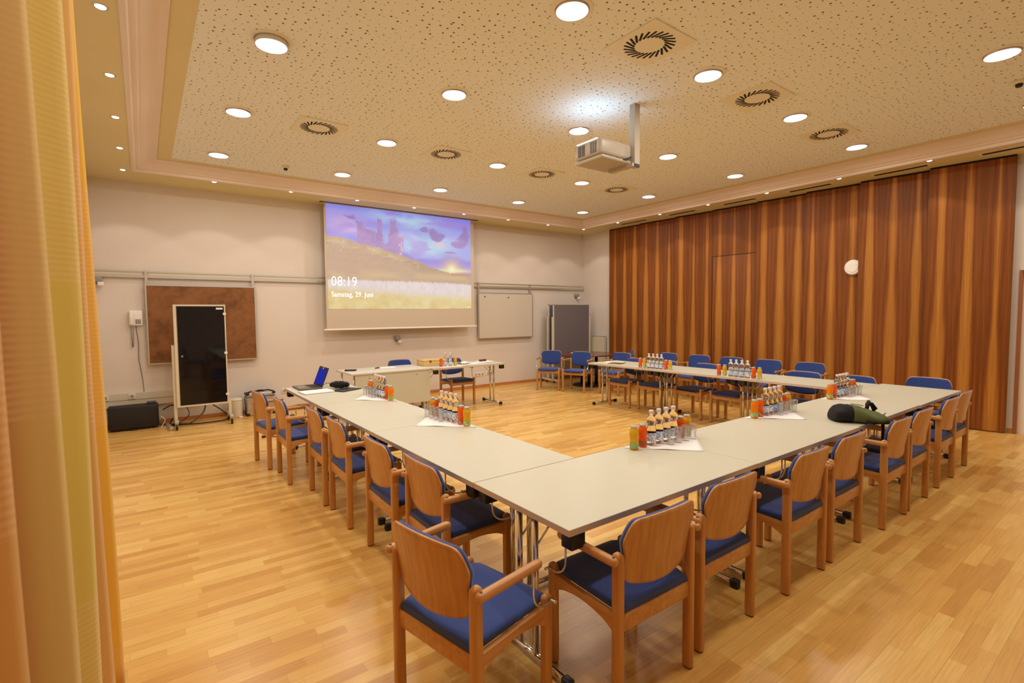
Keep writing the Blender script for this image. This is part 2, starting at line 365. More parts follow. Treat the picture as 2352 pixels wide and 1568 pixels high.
# ------------------------------------------------------------------ mesh building
class MB:
    """collects shapes of ONE object"""
    def __init__(s): s.v = []; s.f = []; s.sm = []; s.mi = []; s.cm = 0
    def add(s, vs, fs, smooth=False):
        o = len(s.v); s.v += [tuple(x) for x in vs]
        for f in fs: s.f.append(tuple(i+o for i in f)); s.sm.append(smooth); s.mi.append(s.cm)
        return s
    def mat(s, i): s.cm = i; return s
    def box(s, x0, x1, y0, y1, z0, z1):
        if x0 > x1: x0, x1 = x1, x0
        if y0 > y1: y0, y1 = y1, y0
        if z0 > z1: z0, z1 = z1, z0
        vs = [(x0,y0,z0),(x1,y0,z0),(x1,y1,z0),(x0,y1,z0),(x0,y0,z1),(x1,y0,z1),(x1,y1,z1),(x0,y1,z1)]
        return s.add(vs, [(0,3,2,1),(4,5,6,7),(0,1,5,4),(1,2,6,5),(2,3,7,6),(3,0,4,7)])
    def rbox(s, x0, x1, y0, y1, z0, z1, r=0.005, seg=2):
        bm = bmesh.new(); bmesh.ops.create_cube(bm, size=1)
        for v in bm.verts:
            v.co = Vector(((x0+x1)/2+v.co.x*(x1-x0), (y0+y1)/2+v.co.y*(y1-y0), (z0+z1)/2+v.co.z*(z1-z0)))
        bmesh.ops.bevel(bm, geom=list(bm.edges), offset=r, segments=seg, profile=0.5, affect='EDGES')
        bm.verts.index_update()
        s.add([v.co[:] for v in bm.verts], [[v.index for v in f.verts] for f in bm.faces], True)
        bm.free(); return s
    def loft(s, rings, cap0=True, cap1=True, smooth=True, closed=True):
        n = len(rings[0]); vs = [p for r in rings for p in r]; fs = []
        for i in range(len(rings)-1):
            for j in range(n if closed else n-1):
                a = i*n+j; b_ = i*n+(j+1) % n
                fs.append((a, b_, b_+n, a+n))
        s.add(vs, fs, smooth)
        o = len(s.v)-len(vs)
        if cap0: s.f.append(tuple(o+j for j in reversed(range(n)))); s.sm.append(False); s.mi.append(s.cm)
        if cap1: s.f.append(tuple(o+(len(rings)-1)*n+j for j in range(n))); s.sm.append(False); s.mi.append(s.cm)
        return s
    def post(s, cx, cy, w_, d_, z0, z1, dome=0.0, n=16, ex=3.5, dx=0.0):
        """rounded rectangular post, domed at the top"""
        def ring(z, k, t):
            out = []
            for i in range(n):
                a = 2*PI*i/n; c, q = math.cos(a), math.sin(a)
                out.append((cx+dx*t+k*w_/2*math.copysign(abs(c)**(2/ex), c), cy+k*d_/2*math.copysign(abs(q)**(2/ex), q), z))
            return out
        rs = [ring(z0, 0.94, 0), ring(z0+0.004, 1, 0), ring(z1-dome, 1, 1)]
        if dome > 0:
            for t in (0.35, 0.65, 0.87, 0.97):
                rs.append(ring(z1-dome+dome*t, math.sqrt(1-t*t)*0.999+0.001, 1))
        return s.loft(rs)
    def tube(s, pts, r, n=8, cap=True):
        P = [Vector(p) for p in pts]; rings = []
        up = Vector((0, 0, 1))
        t0 = (P[1]-P[0]).normalized()
        nrm = t0.cross(up)
        if nrm.length < 1e-3: nrm = t0.cross(Vector((1, 0, 0)))
        nrm.normalize()
        for i, p in enumerate(P):
            if i == 0: t = P[1]-P[0]
            elif i == len(P)-1: t = P[-1]-P[-2]
            else: t = (P[i+1]-P[i]).normalized()+(P[i]-P[i-1]).normalized()
            t.normalize()
            nrm = (nrm-t*nrm.dot(t)).normalized(); bn = t.cross(nrm)
            rr = r[i] if isinstance(r, (list, tuple)) else r
            rings.append([tuple(p+nrm*math.cos(2*PI*j/n)*rr+bn*math.sin(2*PI*j/n)*rr) for j in range(n)])
        return s.loft(rings, cap, cap)
    def lathe(s, prof, cx=0, cy=0, z=0, n=20, cap0=True, cap1=True):
        return s.loft([[(cx+r*math.cos(2*PI*j/n), cy+r*math.sin(2*PI*j/n), z+h) for j in range(n)] for r, h in prof], cap0, cap1)
    def prism(s, poly, z0, z1):
        n = len(poly)
        vs = [(x, y, z0) for x, y in poly]+[(x, y, z1) for x, y in poly]
        fs = [tuple(reversed(range(n))), tuple(range(n, 2*n))]+[(i, (i+1) % n, n+(i+1) % n, n+i) for i in range(n)]
        return s.add(vs, fs)
    def obj(s, name, mat, parent=None, loc=None):
        me = bpy.data.meshes.new(name)
        me.from_pydata(s.v, [], s.f); me.update()
        me.polygons.foreach_set('use_smooth', s.sm)
        if isinstance(mat, (list, tuple)):
            for q in mat: me.materials.append(q)
            me.polygons.foreach_set('material_index', s.mi)
        else: me.materials.append(mat)
        o = bpy.data.objects.new(name, me); COL.objects.link(o)
        if loc is not None: o.location = loc
        if parent is not None: o.parent = parent
        return o

def tag(o, label, cat, group=None, kind=None):
    if label: o['label'] = label
    if cat: o['category'] = cat
    if group: o['group'] = group
    if kind: o['kind'] = kind
    return o
def thing(name, label, cat, loc=(0, 0, 0), rz=0.0, group=None):
    o = bpy.data.objects.new(name, None); COL.objects.link(o)
    o.empty_display_size = 0.1
    o.location = loc; o.rotation_euler = (0, 0, rz)
    return tag(o, label, cat, group)
def struct(name, mb, mat, label=None, parent=None):
    o = mb.obj(name, mat, parent)
    if parent is None: o['kind'] = 'structure'
    if label: o['label'] = label
    return o
def copy_tree(o, parent=None):
    kids = list(o.children)
    c = o.copy(); COL.objects.link(c)
    if parent is not None: c.parent = parent
    for k in kids: copy_tree(k, c)
    return c
def dup(root, loc, rz, label, group=None, first=[]):
    if root not in first: first.append(root); r = root
    else: r = copy_tree(root)
    r.location = loc; r.rotation_euler = (0, 0, rz); r['label'] = label
    if group: r['group'] = group
    return r

# ------------------------------------------------------------------ the room
XL, XR, YF, YB = -0.62, 8.88, -2.4, 9.05
ZS, ZT = 3.505, 3.63                    # soffit, tray ceiling
TX0, TX1, TY0, TY1 = -0.01, 8.13, -1.6, 8.27     # lip of the ceiling tray
struct('floor', MB().box(XL-0.1, XR+0.1, YF-0.1, YB+0.1, -0.08, 0), M_FLOOR)
struct('wall_back', MB().box(XL-0.1, XR+0.1, YB, YB+0.1, 0, 3.75), M_WALL)
struct('wall_left', MB().box(XL-0.1, XL, YF, YB, 0, 3.75), M_WALL)
struct('wall_front', MB().box(XL-0.1, XR+0.1, YF-0.1, YF, 0, 3.75), M_WALL)
# right wall with an opening for the door
DY0, DY1, DZ = 0.30, 1.27, 2.04
struct('wall_right', MB().box(XR, XR+0.1, DY1, YB, 0, 3.75).box(XR, XR+0.1, YF, DY0, 0, 3.75).box(XR, XR+0.1, DY0, DY1, DZ, 3.75), M_WALL)
struct('baseboard_back', MB().box(XL, XR, YB-0.015, YB, 0, 0.06), M_SKIRT)
struct('baseboard_left', MB().box(XL, XL+0.015, YF, YB-0.015, 0, 0.06), M_SKIRT)
struct('baseboard_right', MB().box(XR-0.015, XR, 8.08, YB-0.015, 0, 0.06).box(XR-0.015, XR, 1.305, 1.35, 0, 0.06).box(XR-0.015, XR, YF, DY0-0.04, 0, 0.06), M_SKIRT)

MOULD = [(-0.035, ZS), (-0.035, ZS-0.012), (-0.02, ZS-0.022), (0.0, ZS-0.022), (0.012, ZS-0.012), (0.012, ZS+0.012), (0.05, ZS+0.022), (0.06, ZS+0.034),
         (0.075, ZS+0.036), (0.10, ZS+0.048), (0.14, ZS+0.075), (0.18, ZS+0.095), (0.215, ZS+0.105), (0.235, ZS+0.112), (0.235, ZT+0.01)]
# soffit: a ring around the tray
def ring_plane(mb, ox0, ox1, oy0, oy1, ix0, ix1, iy0, iy1, z0, z1):
    mb.box(ox0, ix0, oy0, oy1, z0, z1).box(ix1, ox1, oy0, oy1, z0, z1).box(ix0, ix1, oy0, iy0, z0, z1).box(ix0, ix1, iy1, oy1, z0, z1); return mb
struct('trim_1', ring_plane(MB(), XL, XR, YF, YB, TX0-0.03, TX1+0.03, TY0-0.03, TY1+0.03, ZS, ZS+0.1), M_SOFFIT)
def mould_ring(a, z): return [(TX0+a, TY0+a, z), (TX1-a, TY0+a, z), (TX1-a, TY1-a, z), (TX0+a, TY1-a, z)]
mb = MB()
for i in range(4):
    def P(k, j):
        a, z = MOULD[k]; return mould_ring(a, z)[j]
    vs = []; fs = []
    for k in range(len(MOULD)):
        vs += [P(k, i), P(k, (i+1) % 4)]
    for k in range(len(MOULD)-1): fs.append((2*k, 2*k+1, 2*k+3, 2*k+2))
    mb.add(vs, fs, True)
o = struct('trim_2', mb, M_MOULD)
for p in o.data.polygons: p.use_smooth = False
PX0, PX1, PY0, PY1 = 0.38, 7.755, -1.2, 7.915     # perforated field
struct('trim_3', ring_plane(MB(), TX0, TX1, TY0, TY1, PX0, PX1, PY0, PY1, ZT, ZT+0.06), M_SOFFIT)
struct('ceiling', MB().box(PX0, PX1, PY0, PY1, ZT-0.002, ZT+0.06), M_PERF)

# door at the right
d = struct('door_1', MB().box(XR+0.03, XR+0.07, DY0, DY1, 0, DZ), M_DOORW)
d['kind'] = 'structure'; d['label'] = 'white door leaf with brown frame right of the wood panelling'
MB().box(XR-0.02, XR+0.03, DY1-0.005, DY1+0.03, 0, DZ+0.03).box(XR-0.02, XR+0.03, DY0-0.03, DY0+0.005, 0, DZ+0.03).box(XR-0.02, XR+0.03, DY0, DY1, DZ-0.005, DZ+0.03).obj('door_frame', M_WOODTRIM, d)
MB().box(XR+0.026, XR+0.03, DY1-0.12, DY1-0.114, 0.02, DZ-0.02).obj('door_seam', M_DARK, d)

# folding wood panels along the right wall: every leaf stands slightly askew, its far edge proud
PJ = [8.07, 7.17, 6.27, 5.44, 4.60, 3.78, 3.01, 2.19, 1.355]
ORD = ['first', 'second', 'third', 'fourth', 'fifth', 'sixth', 'seventh', 'eighth']
for i in range(8):
    y1, y0 = PJ[i], PJ[i+1]; yc = (y0+y1)/2; L = y1-y0
    proud = [0.05, 0.085, 0.085, 0.07, 0.075, 0.10, 0.12, 0.14][i]
    a = math.atan2(proud-0.02, L)
    lab = {0: 'first striped veneer wall panel, at the far corner of the room', 3: 'striped veneer wall panel with a flush service door cut in it',
           5: 'sixth striped veneer wall panel from the corner, carrying the round white disc', 7: 'widest-looking striped veneer wall panel, next to the white door'}.get(
           i, '%s striped veneer wall panel counted from the far corner' % ORD[i])
    t = thing('wall_panel', lab, 'panel', (XR-0.05-proud/2+0.0, yc, 0), a, 'striped veneer panels of the right wall')
    mv = mat_veneer('striped_veneer_%d' % i, i*3.7+1.3)
    T = 0.022
    Lh = L/2/math.cos(a)
    MB().box(-T, T, -Lh, Lh, 0.012, 3.478).obj('panel_board', mv, t)
    MB().box(-T*0.6, T*0.9, -Lh+0.005, Lh-0.005, 3.478, ZS-0.002).obj('head_rail', M_DARK, t)
    if i == 3:
        dd = MB().rbox(-T-0.012, -T+0.001, -Lh+0.015, Lh-0.01, 0.03, 2.62, 0.002).obj('service_door', mv, t)
        MB().box(-T-0.0135, -T+0.0005, -Lh+0.012, Lh-0.002, 2.62, 2.629).box(-T-0.0135, -T+0.0005, Lh-0.0095, Lh-0.001, 0.03, 2.62).obj('door_gap', M_DARK, t)
        MB().box(-T-0.016, -T-0.011, Lh-0.07, Lh-0.06, 0.985, 0.995).obj('door_lock', M_CHROME, dd)
# round white disc on the sixth panel
t = thing('wall_speaker', 'round white disc-shaped speaker mounted high on the wood panelling', 'speaker', (8.765, 3.095, 2.24), 0)
def disc_x(mb, r, x0, x1, n=32):
    rs = [[(x, r_*math.cos(2*PI*j/n), r_*math.sin(2*PI*j/n)) for j in range(n)] for x, r_ in ((x1, r), (x0+0.015, r), (x0, r*0.86), (x0-0.002, r*0.84))]
    return mb.loft(rs)
disc_x(MB(), 0.118, -0.03, 0.04).obj('housing', M_WHITEP, t)
disc_x(MB(), 0.085, -0.037, -0.03).obj('grille', M_WHITEP, t)

# ------------------------------------------------------------------ ceiling fittings
def area(name, loc, size, power, color, rot=(0, 0, 0), shape='DISK', spread=None, parent=None):
    l = bpy.data.lights.new(name, 'AREA'); l.shape = shape; l.size = size; l.energy = power; l.color = color
    if spread: l.spread = spread
    o = bpy.data.objects.new(name, l); COL.objects.link(o); o.location = loc; o.rotation_euler = rot
    if parent: o.parent = parent
    return o
dl = thing('ceiling_downlight', 'x', 'ceiling light', (0, 0, 0), 0, 'round downlights in the perforated ceiling')
MB().lathe([(0.112, -0.002), (0.112, -0.008), (0.118, -0.010), (0.142, -0.006), (0.145, -0.002), (0.145, 0.0)], n=36, cap0=False, cap1=False).obj('trim_ring', M_VENTP, dl)
MB().lathe([(0.112, 0.0), (0.112, -0.018), (0.109, -0.020)], n=36, cap0=False, cap1=False).obj('reflector', M_STEEL, dl)
MB().lathe([(0.109, -0.021), (0.108, -0.022), (0.0005, -0.022)], n=36, cap0=True, cap1=True).obj('diffuser', M_LAMP, dl)
area('lamp', (0, 0, -0.024), 0.21, DOWN_W, WARM, parent=dl)
LX = [0.852, 2.41, 4.007, 5.61, 7.235]; LY = [0.98, 2.556, 4.144, 5.74, 7.38]
coln = ['left wall side', 'second from the left', 'middle', 'fourth from the left', 'right wall side']
rown = ['behind the camera', 'nearest', 'second', 'third', 'fourth', 'farthest']
cn = ['the curtain', 'the curtain', 'the middle', 'the wood panelling', 'the wood panelling']
for j, y in enumerate(LY):
    for i, x in enumerate(LX):
        lab = 'round ceiling downlight, %s row across from the camera, %s' % (['nearest', 'second', 'third', 'fourth', 'last'][j],
              ['leftmost in its row', 'second from left in its row', 'in the middle of its row', 'fourth from left in its row', 'at the wood panel end'][i])
        if (i, j) == (0, 2): lab = 'big round downlight near the curtain, drum hanging below its ring'
        if (i, j) == (2, 2): lab = 'round downlight just left of the projector, in the cool bright patch'
        r = dup(dl, (x, y, ZT-0.002), 0, lab)
        if (i, j) == (0, 2):
            for k in r.children:
                if not k.name.startswith('trim_ring'): k.location.z -= 0.024
            MB().lathe([(0.1125, 0.0), (0.1125, -0.044)], n=36, cap0=False, cap1=False).obj('drum', M_CHROME, r)

sp = thing('halogen_spot', 'x', 'ceiling light', (0, 0, 0), 0, 'small halogen spots in the ceiling border')
MB().lathe([(0.028, -0.001), (0.028, -0.005), (0.040, -0.004), (0.042, 0.0)], n=24, cap0=False, cap1=False).obj('bezel', M_STEEL, sp)
MB().lathe([(0.028, -0.006), (0.022, -0.009), (0.0005, -0.010)], n=20).obj('lamp_face', M_HALO, sp)
l = bpy.data.lights.new('spot_beam', 'SPOT'); l.energy = SPOT_W; l.color = WARM2; l.spot_size = math.radians(104); l.spot_blend = 0.22; l.shadow_soft_size = 0.03
so = bpy.data.objects.new('spot_beam', l); COL.objects.link(so); so.location = (0, 0, -0.02); so.parent = sp
SX, SY = 8.235, 8.375
k = 0
for n_, y in enumerate([8.36, 7.31, 6.22, 5.18, 4.09, 3.04]):
    dup(sp, (-0.135, y, ZS), 0, 'small halogen spot in the left ceiling border, %s from the back wall' % ['first', 'second', 'third', 'fourth', 'fifth', 'sixth'][n_])
for n_, x in enumerate([0.90, 1.93, 2.97, 4.01, 5.05, 6.10, 7.17]):
    dup(sp, (x, SY, ZS), 0, 'small halogen spot along the back wall border, %s from the left' % ['first', 'second', 'third', 'fourth', 'fifth', 'sixth', 'seventh'][n_])
for n_, y in enumerate([8.37, 7.34, 6.26, 5.22, 4.17, 3.12, 2.08, 1.04, 0.0, -1.04]):
    dup(sp, (SX, y, ZS), 0, 'small halogen spot above the wood panelling, %s from the far corner' % ['first', 'second', 'third', 'fourth', 'fifth', 'sixth', 'seventh', 'eighth', 'ninth', 'tenth'][n_])

# swirl diffusers
vn = thing('ceiling_vent', 'x', 'vent', (0, 0, 0), 0, 'square swirl vents in the perforated ceiling')
S = 0.247
MB().box(-S, S, -S, S, -0.010, 0).obj('plate', M_VENTP, vn)
mb = MB(); nb = 24
for q in range(nb):
    a = 2*PI*q/nb
    c = Vector((math.cos(a), math.sin(a), 0))*0.150
    dr = Vector((math.cos(a+0.62), math.sin(a+0.62), 0)); pr = Vector((-dr.y, dr.x, 0))
    P4 = [c-dr*0.050-pr*0.0088, c+dr*0.050-pr*0.0088, c+dr*0.050+pr*0.0088, c-dr*0.050+pr*0.0088]
    mb.add([(p.x, p.y, -0.0112) for p in P4]+[(p.x, p.y, -0.004) for p in P4], [(3, 2, 1, 0), (4, 5, 6, 7), (0, 1, 5, 4), (1, 2, 6, 5), (2, 3, 7, 6), (3, 0, 4, 7)])
mb.obj('swirl_slots', M_DARK, vn)
for (x, y, lab) in [(1.63, 5.73, 'square swirl vent in the far row, leftmost'), (3.20, 5.73, 'square swirl vent in the far row, second from left'), (4.80, 5.74, 'square swirl vent in the far row, left of the projector foot'),
                    (6.42, 5.75, 'square swirl vent in the far row, rightmost and farthest'), (3.20, 2.54, 'largest square swirl vent, nearest above the tables'),
                    (4.82, 2.55, 'square swirl vent, middle one toward the wood panelling'), (6.46, 2.57, 'square swirl vent nearest the wood panelling')]:
    dup(vn, (x, y, ZT-0.002), 0, lab)
# linear slots above the wood panels
for q, (y1, y0) in enumerate([(7.45, 6.78), (6.22, 5.64), (5.06, 4.48), (3.92, 3.32), (2.76, 2.16), (1.62, 1.0)]):
    t = thing('slot_vent', 'narrow linear air slot over the wood panelling, %s from the far corner' % ORD[q], 'vent', (8.47, (y0+y1)/2, ZS), 0, 'linear air slots in the ceiling border')
    h = (y1-y0)/2
    MB().box(-0.045, 0.045, -h-0.03, h+0.03, -0.004, 0).obj('slot_frame', M_VENTP, t)
    mb = MB()
    mb.box(-0.036, 0.036, -h, h, -0.0052, -0.003)
    for s_ in range(26):
        yy = -h+2*h*s_/26
        mb.box(-0.034, 0.034, yy, yy+2*h/26*0.8, -0.0065, -0.003)
    mb.obj('slot_grille', M_DARK, t)
for (x, y, lab) in [(1.66, 7.46, 'small white smoke detector on the ceiling, far left'), (6.42, 1.0, 'small detector on the ceiling at the right frame edge')]:
    t = thing('smoke_detector', lab, 'detector', (x, y, ZT-0.002))
    MB().lathe([(0.05, 0), (0.05, -0.02), (0.04, -0.028)], n=20).obj('detector_base', M_VENTP, t)
    MB().lathe([(0.026, -0.028), (0.026, -0.045), (0.018, -0.056)], n=16).obj('sensor_cage', M_BLACK, t)
t = thing('ceiling_sensor', 'tiny flat round sensor on the ceiling above the screen', 'sensor', (2.42, 6.9, ZT-0.002))
MB().lathe([(0.035, 0), (0.033, -0.008), (0.02, -0.012)], n=16).obj('sensor_disc', M_VENTP, t)

# projector on its ceiling column
pj = thing('projector', 'silver video projector hanging from a square ceiling column', 'projector', (3.95, 3.355, 0))
pb = MB().rbox(-0.43, 0.02, 0.0, 0.35, 3.085, 3.238, 0.03, 3).obj('housing', M_SILVER, pj)
MB().rbox(-0.41, 0.03, 0.0, 0.36, 3.048, 3.084, 0.012, 2).obj('base_plate', M_SILVER, pj)
mb = MB()
for gx0, gx1 in ((0.045, 0.135), (0.20, 0.30)):
    for zz in range(13):
        for yy in range(3 if gx0 < .1 else 2):
            w_ = (gx1-gx0)/(3 if gx0 < .1 else 2)
            mb.box(-0.4315, -0.428, gx0+yy*w_+0.003, gx0+(yy+1)*w_-0.003, 3.108+zz*0.008, 3.1128+zz*0.008)
mb.obj('vent_grille', M_BLACK, pb)
MB().lathe([(0.045, 0), (0.045, 0.01), (0.036, 0.012)], n=20).obj('lens', M_GLASSBLK, pb, (-0.2, 0.30, 3.236))
MB().box(-0.425, -0.15, 0.05, 0.33, 3.2385, 3.2395).obj('light_slot', M_PROJL, pb)
MB().box(0.005, 0.080, -0.045, 0.02, 3.02, ZT-0.002).obj('ceiling_column', M_SILVER, pj)
MB().box(-0.03, 0.03, -0.045, 0.27, 3.018, 3.048).obj('support_arm', M_SILVER, pj)
MB().box(0.0, 0.071, -0.052, -0.045, 3.014, 3.046).obj('arm_cap', M_BLACK, pj)
MB().tube([(0.0, 0.0, 3.12), (-0.06, -0.03, 3.09), (-0.12, 0.01, 3.07), (-0.2, 0.02, 3.09)], 0.006).obj('signal_cable', M_CABLE, pj)
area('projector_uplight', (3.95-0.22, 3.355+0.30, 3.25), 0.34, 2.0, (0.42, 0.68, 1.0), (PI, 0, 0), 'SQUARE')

# ------------------------------------------------------------------ back wall
rail = thing('wall_rail', 'long metal hanging rail running across the back wall', 'rail', (0, YB, 0))
MB().box(XL+0.001, 8.87, -0.03, 0, 2.225, 2.245).obj('upper_rail', M_ALU, rail)
MB().box(XL+0.001, 8.87, -0.022, 0, 2.185, 2.225).obj('rail_back', M_CREAMP, rail)
MB().box(XL+0.001, 8.87, -0.04, 0, 2.145, 2.185).obj('lower_rail', M_ALU, rail)
def board(name, x0, x1, z0, z1, label, cat, mat_face, hooks, thick=0.03):
    t = thing(name, label, cat, ((x0+x1)/2, YB, 0))
    c = (x0+x1)/2; F = 0.018
    MB().box(x0-c+F, x1-c-F, -0.045-thick, -0.045, z0+F, z1-F).obj('board_face', mat_face, t)
    fr = MB()
    yy0, yy1 = -0.05-thick, -0.042
    fr.box(x0-c, x0-c+F, yy0, yy1, z0, z1).box(x1-c-F, x1-c, yy0, yy1, z0, z1).box(x0-c+F, x1-c-F, yy0, yy1, z0, z0+F).box(x0-c+F, x1-c-F, yy0, yy1, z1-F, z1)
    fr.obj('board_frame', M_ALU, t)
    for hx in hooks:
        MB().box(hx-c-0.018, hx-c+0.018, -0.05, -0.040, z1-0.03, 2.235).box(hx-c-0.018, hx-c+0.018, -0.05, -0.005, 2.235, 2.25).obj('hanging_bracket', M_ALU, t)
    return t
board('pinboard', 0.039, 1.478, 0.885, 2.05, 'large brown pinboard hanging from the rail behind the glass-door cabinet', 'pinboard', M_CORK, [0.06, 1.448])
wb = board('whiteboard', 5.734, 7.207, 1.05, 2.04, 'whiteboard hanging from the rail right of the projection screen', 'whiteboard', M_BOARD, [5.76, 7.16])
wbc = (5.734+7.207)/2
for (x, z, lab) in [(5.898, 1.952, 'left black magnet on the whiteboard'), (6.52, 1.941, 'right black magnet on the whiteboard'), (7.15, 1.235, 'pale round magnet low at the right whiteboard edge')]:
    m_ = MB().lathe([(0.014, 0), (0.014, 0.008), (0.010, 0.010)], n=14).obj('magnet', M_CREAMP if 'pale' in lab else M_BLACK)
    m_.location = (x, YB-0.075, z); m_.rotation_euler = (PI/2, 0, 0); tag(m_, lab, 'magnet')

# phone
ph = thing('wall_telephone', 'light grey wall telephone with coiled cord left of the brown pinboard', 'telephone', (-0.085, YB, 1.565))
MB().rbox(-0.075, 0.085, -0.045, 0, -0.11, 0.11, 0.012).obj('phone_body', M_WHITEP, ph)
h_ = MB().rbox(-0.072, -0.022, -0.085, -0.045, -0.10, 0.10, 0.015).obj('handset', M_WHITEP, ph)
mb = MB()
for a in range(3):
    for b_ in range(4): mb.box(0.0+a*0.022, 0.014+a*0.022, -0.049, -0.045, -0.03-b_*0.017, -0.02-b_*0.017)
mb.obj('keypad', M_BLACK, ph)
pts = []
for q in range(120):
    t_ = q/119
    zz = -0.11-0.30*math.sin(t_*PI*0.98); xx = -0.06+0.03*t_+0.006*math.cos(q*1.3)
    pts.append((xx, -0.03+0.006*math.sin(q*1.3), zz))
MB().tube(pts, 0.0035, 5).obj('coiled_cord', M_CABLEG, ph)
mb = MB().tube([(0.0, -0.012, -0.11), (0.02, -0.012, -0.35), (0.015, -0.012, -0.6), (0.05, -0.012, -0.9), (0.06, -0.012, -1.12), (0.12, -0.035, -1.24)], 0.004, 5)
mb.obj('wall_cable', M_CABLEG, ph)

# small wall-mounted sensors
def wall_unit(x, z, label):
    t = thing('wall_monitor', label, 'speaker', (x, YB, z))
    MB().rbox(-0.045, 0.055, -0.09, -0.01, 0.0, 0.075, 0.008).obj('unit_body', M_GREYP, t)
    MB().box(-0.015, 0.025, -0.02, 0, -0.03, 0.06).obj('mounting_plate', M_GREYP, t)
    MB().rbox(0.005, 0.075, -0.11, -0.045, -0.055, 0.0, 0.008).obj('swivel_head', M_WHITEP, t)
wall_unit(-0.49, 2.07, 'small grey swivel unit under the rail beside the curtain')
wall_unit(3.90, 1.10, 'small grey swivel unit below the projection screen')
wall_unit(8.62, 1.98, 'small grey swivel unit above the grey pinboards')

# sockets
def sockets(x0, z0, n, label, y=YB):
    t = thing('wall_socket', label, 'socket', (x0, y, z0))
    MB().rbox(0, 0.08*n, -0.012, 0, 0, 0.08, 0.003).obj('cover_frame', M_WHITEP, t)
    for i in range(n):
        f_ = MB().box(0.08*i+0.010, 0.08*i+0.070, -0.014, -0.012, 0.010, 0.070).obj('socket_insert', M_CREAMP, t)
        mb = MB().lathe([(0.019, 0), (0.019, 0.0015)], n=16)
        q = mb.obj('socket_recess', M_GREYP, f_); q.location = (0.08*i+0.04, -0.0142, 0.04); q.rotation_euler = (PI/2, 0, 0)
sockets(1.835, 0.275, 2, 'double wall socket near the floor beyond the laptop table end')
sockets(5.655, 0.25, 3, 'triple wall socket behind the side table with the chair')
sockets(5.965, 0.255, 2, 'blank double wall plate right of the triple socket')
duct = thing('cable_duct', 'cream cable trunking low on the back wall behind the black box', 'duct', (0, YB, 0))
MB().box(XL+0.001, 0.72, -0.06, 0, 0.30, 0.49).obj('duct_body', M_CREAMP, duct)
MB().box(XL+0.001, 0.72, -0.064, -0.06, 0.392, 0.398).obj('duct_seam', M_GREYP, duct)
sockets(-0.51, 0.405, 1, 'single socket on the trunking next to the curtain', YB-0.064)
sockets(-0.21, 0.405, 1, 'single socket on the trunking above the black box', YB-0.064)

# projection screen
scr = thing('projection_screen', 'pull-down projection screen showing a castle ruin at sunset', 'screen', (4.02, 8.79, 0))
x0, x1 = 2.535-4.02, 5.515-4.02
MB().box(x0, x1, 0, 0.004, 1.345, ZS).obj('screen_cloth', simple('screen_cloth', rgb(200, 188, 168), 0.9), scr)
MB().rbox(x0-0.045, x1+0.06, -0.012, 0.018, 1.318, 1.347, 0.008).obj('weight_bar', M_WHITEP, scr)
MB().box(x0-0.06, x1+0.12, -0.02, 0.03, ZS-0.006, ZS).obj('ceiling_slot', M_DARK, scr)
IX0, IX1, IZ0, IZ1 = 2.567-4.02, 5.443-4.02, 1.69, 3.482
NU, NV = 300, 190
rs = np.random.RandomState(3)
def vnoise(U, V, su, sv, seed, octv=4):
    out = np.zeros_like(U); amp = 1.0; tot = 0
    r_ = np.random.RandomState(seed)
    for o_ in range(octv):
        G = r_.rand(130, 130)
        a = (U*su*(2**o_)) % 128; b_ = (V*sv*(2**o_)) % 128
        ia, ib = a.astype(int), b_.astype(int); fa, fb = a-ia, b_-ib
        fa = fa*fa*(3-2*fa); fb = fb*fb*(3-2*fb)
        out += amp*((G[ia, ib]*(1-fa)+G[ia+1, ib]*fa)*(1-fb)+(G[ia, ib+1]*(1-fa)+G[ia+1, ib+1]*fa)*fb)
        tot += amp; amp *= 0.5
    return out/tot
U, V = np.meshgrid(np.linspace(0, 1, NU+1), np.linspace(0, 1, NV+1))
def C3(*c): return np.array(c, float)/255
def sstep(a, b_, x):
    t = np.clip((x-a)/(b_-a), 0, 1); return t*t*(3-2*t)
def mx(A, B, t): return A*(1-t[..., None])+B*t[..., None]
n1 = vnoise(U, V+U*0.35, 3.0, 7.0, 11, 5); n2 = vnoise(U, V-U*0.2, 5.0, 9.0, 5, 5)
Ud = U+(vnoise(U, V, 7, 7, 71, 4)-0.5)*0.16; Vd = V+(vnoise(U, V, 7, 9, 72, 4)-0.5)*0.14
img = np.zeros(U.shape+(3,))+C3(132, 134, 252)
img = mx(img, C3(158, 176, 255), sstep(0.35, 0.7, n1)*0.8)
img = mx(img, C3(176, 222, 255), np.clip(np.exp(-((Ud-0.64)/0.22)**2-((Vd-0.70)/0.11)**2)*1.3+np.exp(-((Ud-0.5)/0.25)**2-((Vd-0.93)/0.06)**2), 0, 1))
img = mx(img, C3(206, 176, 244), np.exp(-((Ud-0.10)/0.14)**2-((Vd-0.81)/0.10)**2)*0.9)
img = mx(img, C3(164, 128, 232), sstep(0.55, 0.70, n2)*0.55)
for (cu_, cv_, wu, wv) in [(0.73, 0.80, 0.075, 0.085), (0.66, 0.86, 0.05, 0.03), (0.96, 0.80, 0.06, 0.15), (0.92, 0.73, 0.05, 0.05), (0.15, 0.875, 0.05, 0.025), (0.2, 0.83, 0.04, 0.02), (0.83, 0.62, 0.08, 0.02)]:
    img = mx(img, C3(140, 112, 196), sstep(0.45, 0.75, np.exp(-((Ud-cu_)/wu)**2-((Vd-cv_)/wv)**2))*0.85)
img = mx(img, C3(250, 196, 214), sstep(0.3, 0.6, np.exp(-((Ud-0.74)/0.09)**2-((Vd-0.715)/0.03)**2))*0.5)
img = mx(img, C3(128, 124, 232), sstep(0.60, 0.54, Vd-0.05*(0.5-U))*0.8)
img = mx(img, C3(198, 158, 232), sstep(0.52, 0.44, V)*0.6)
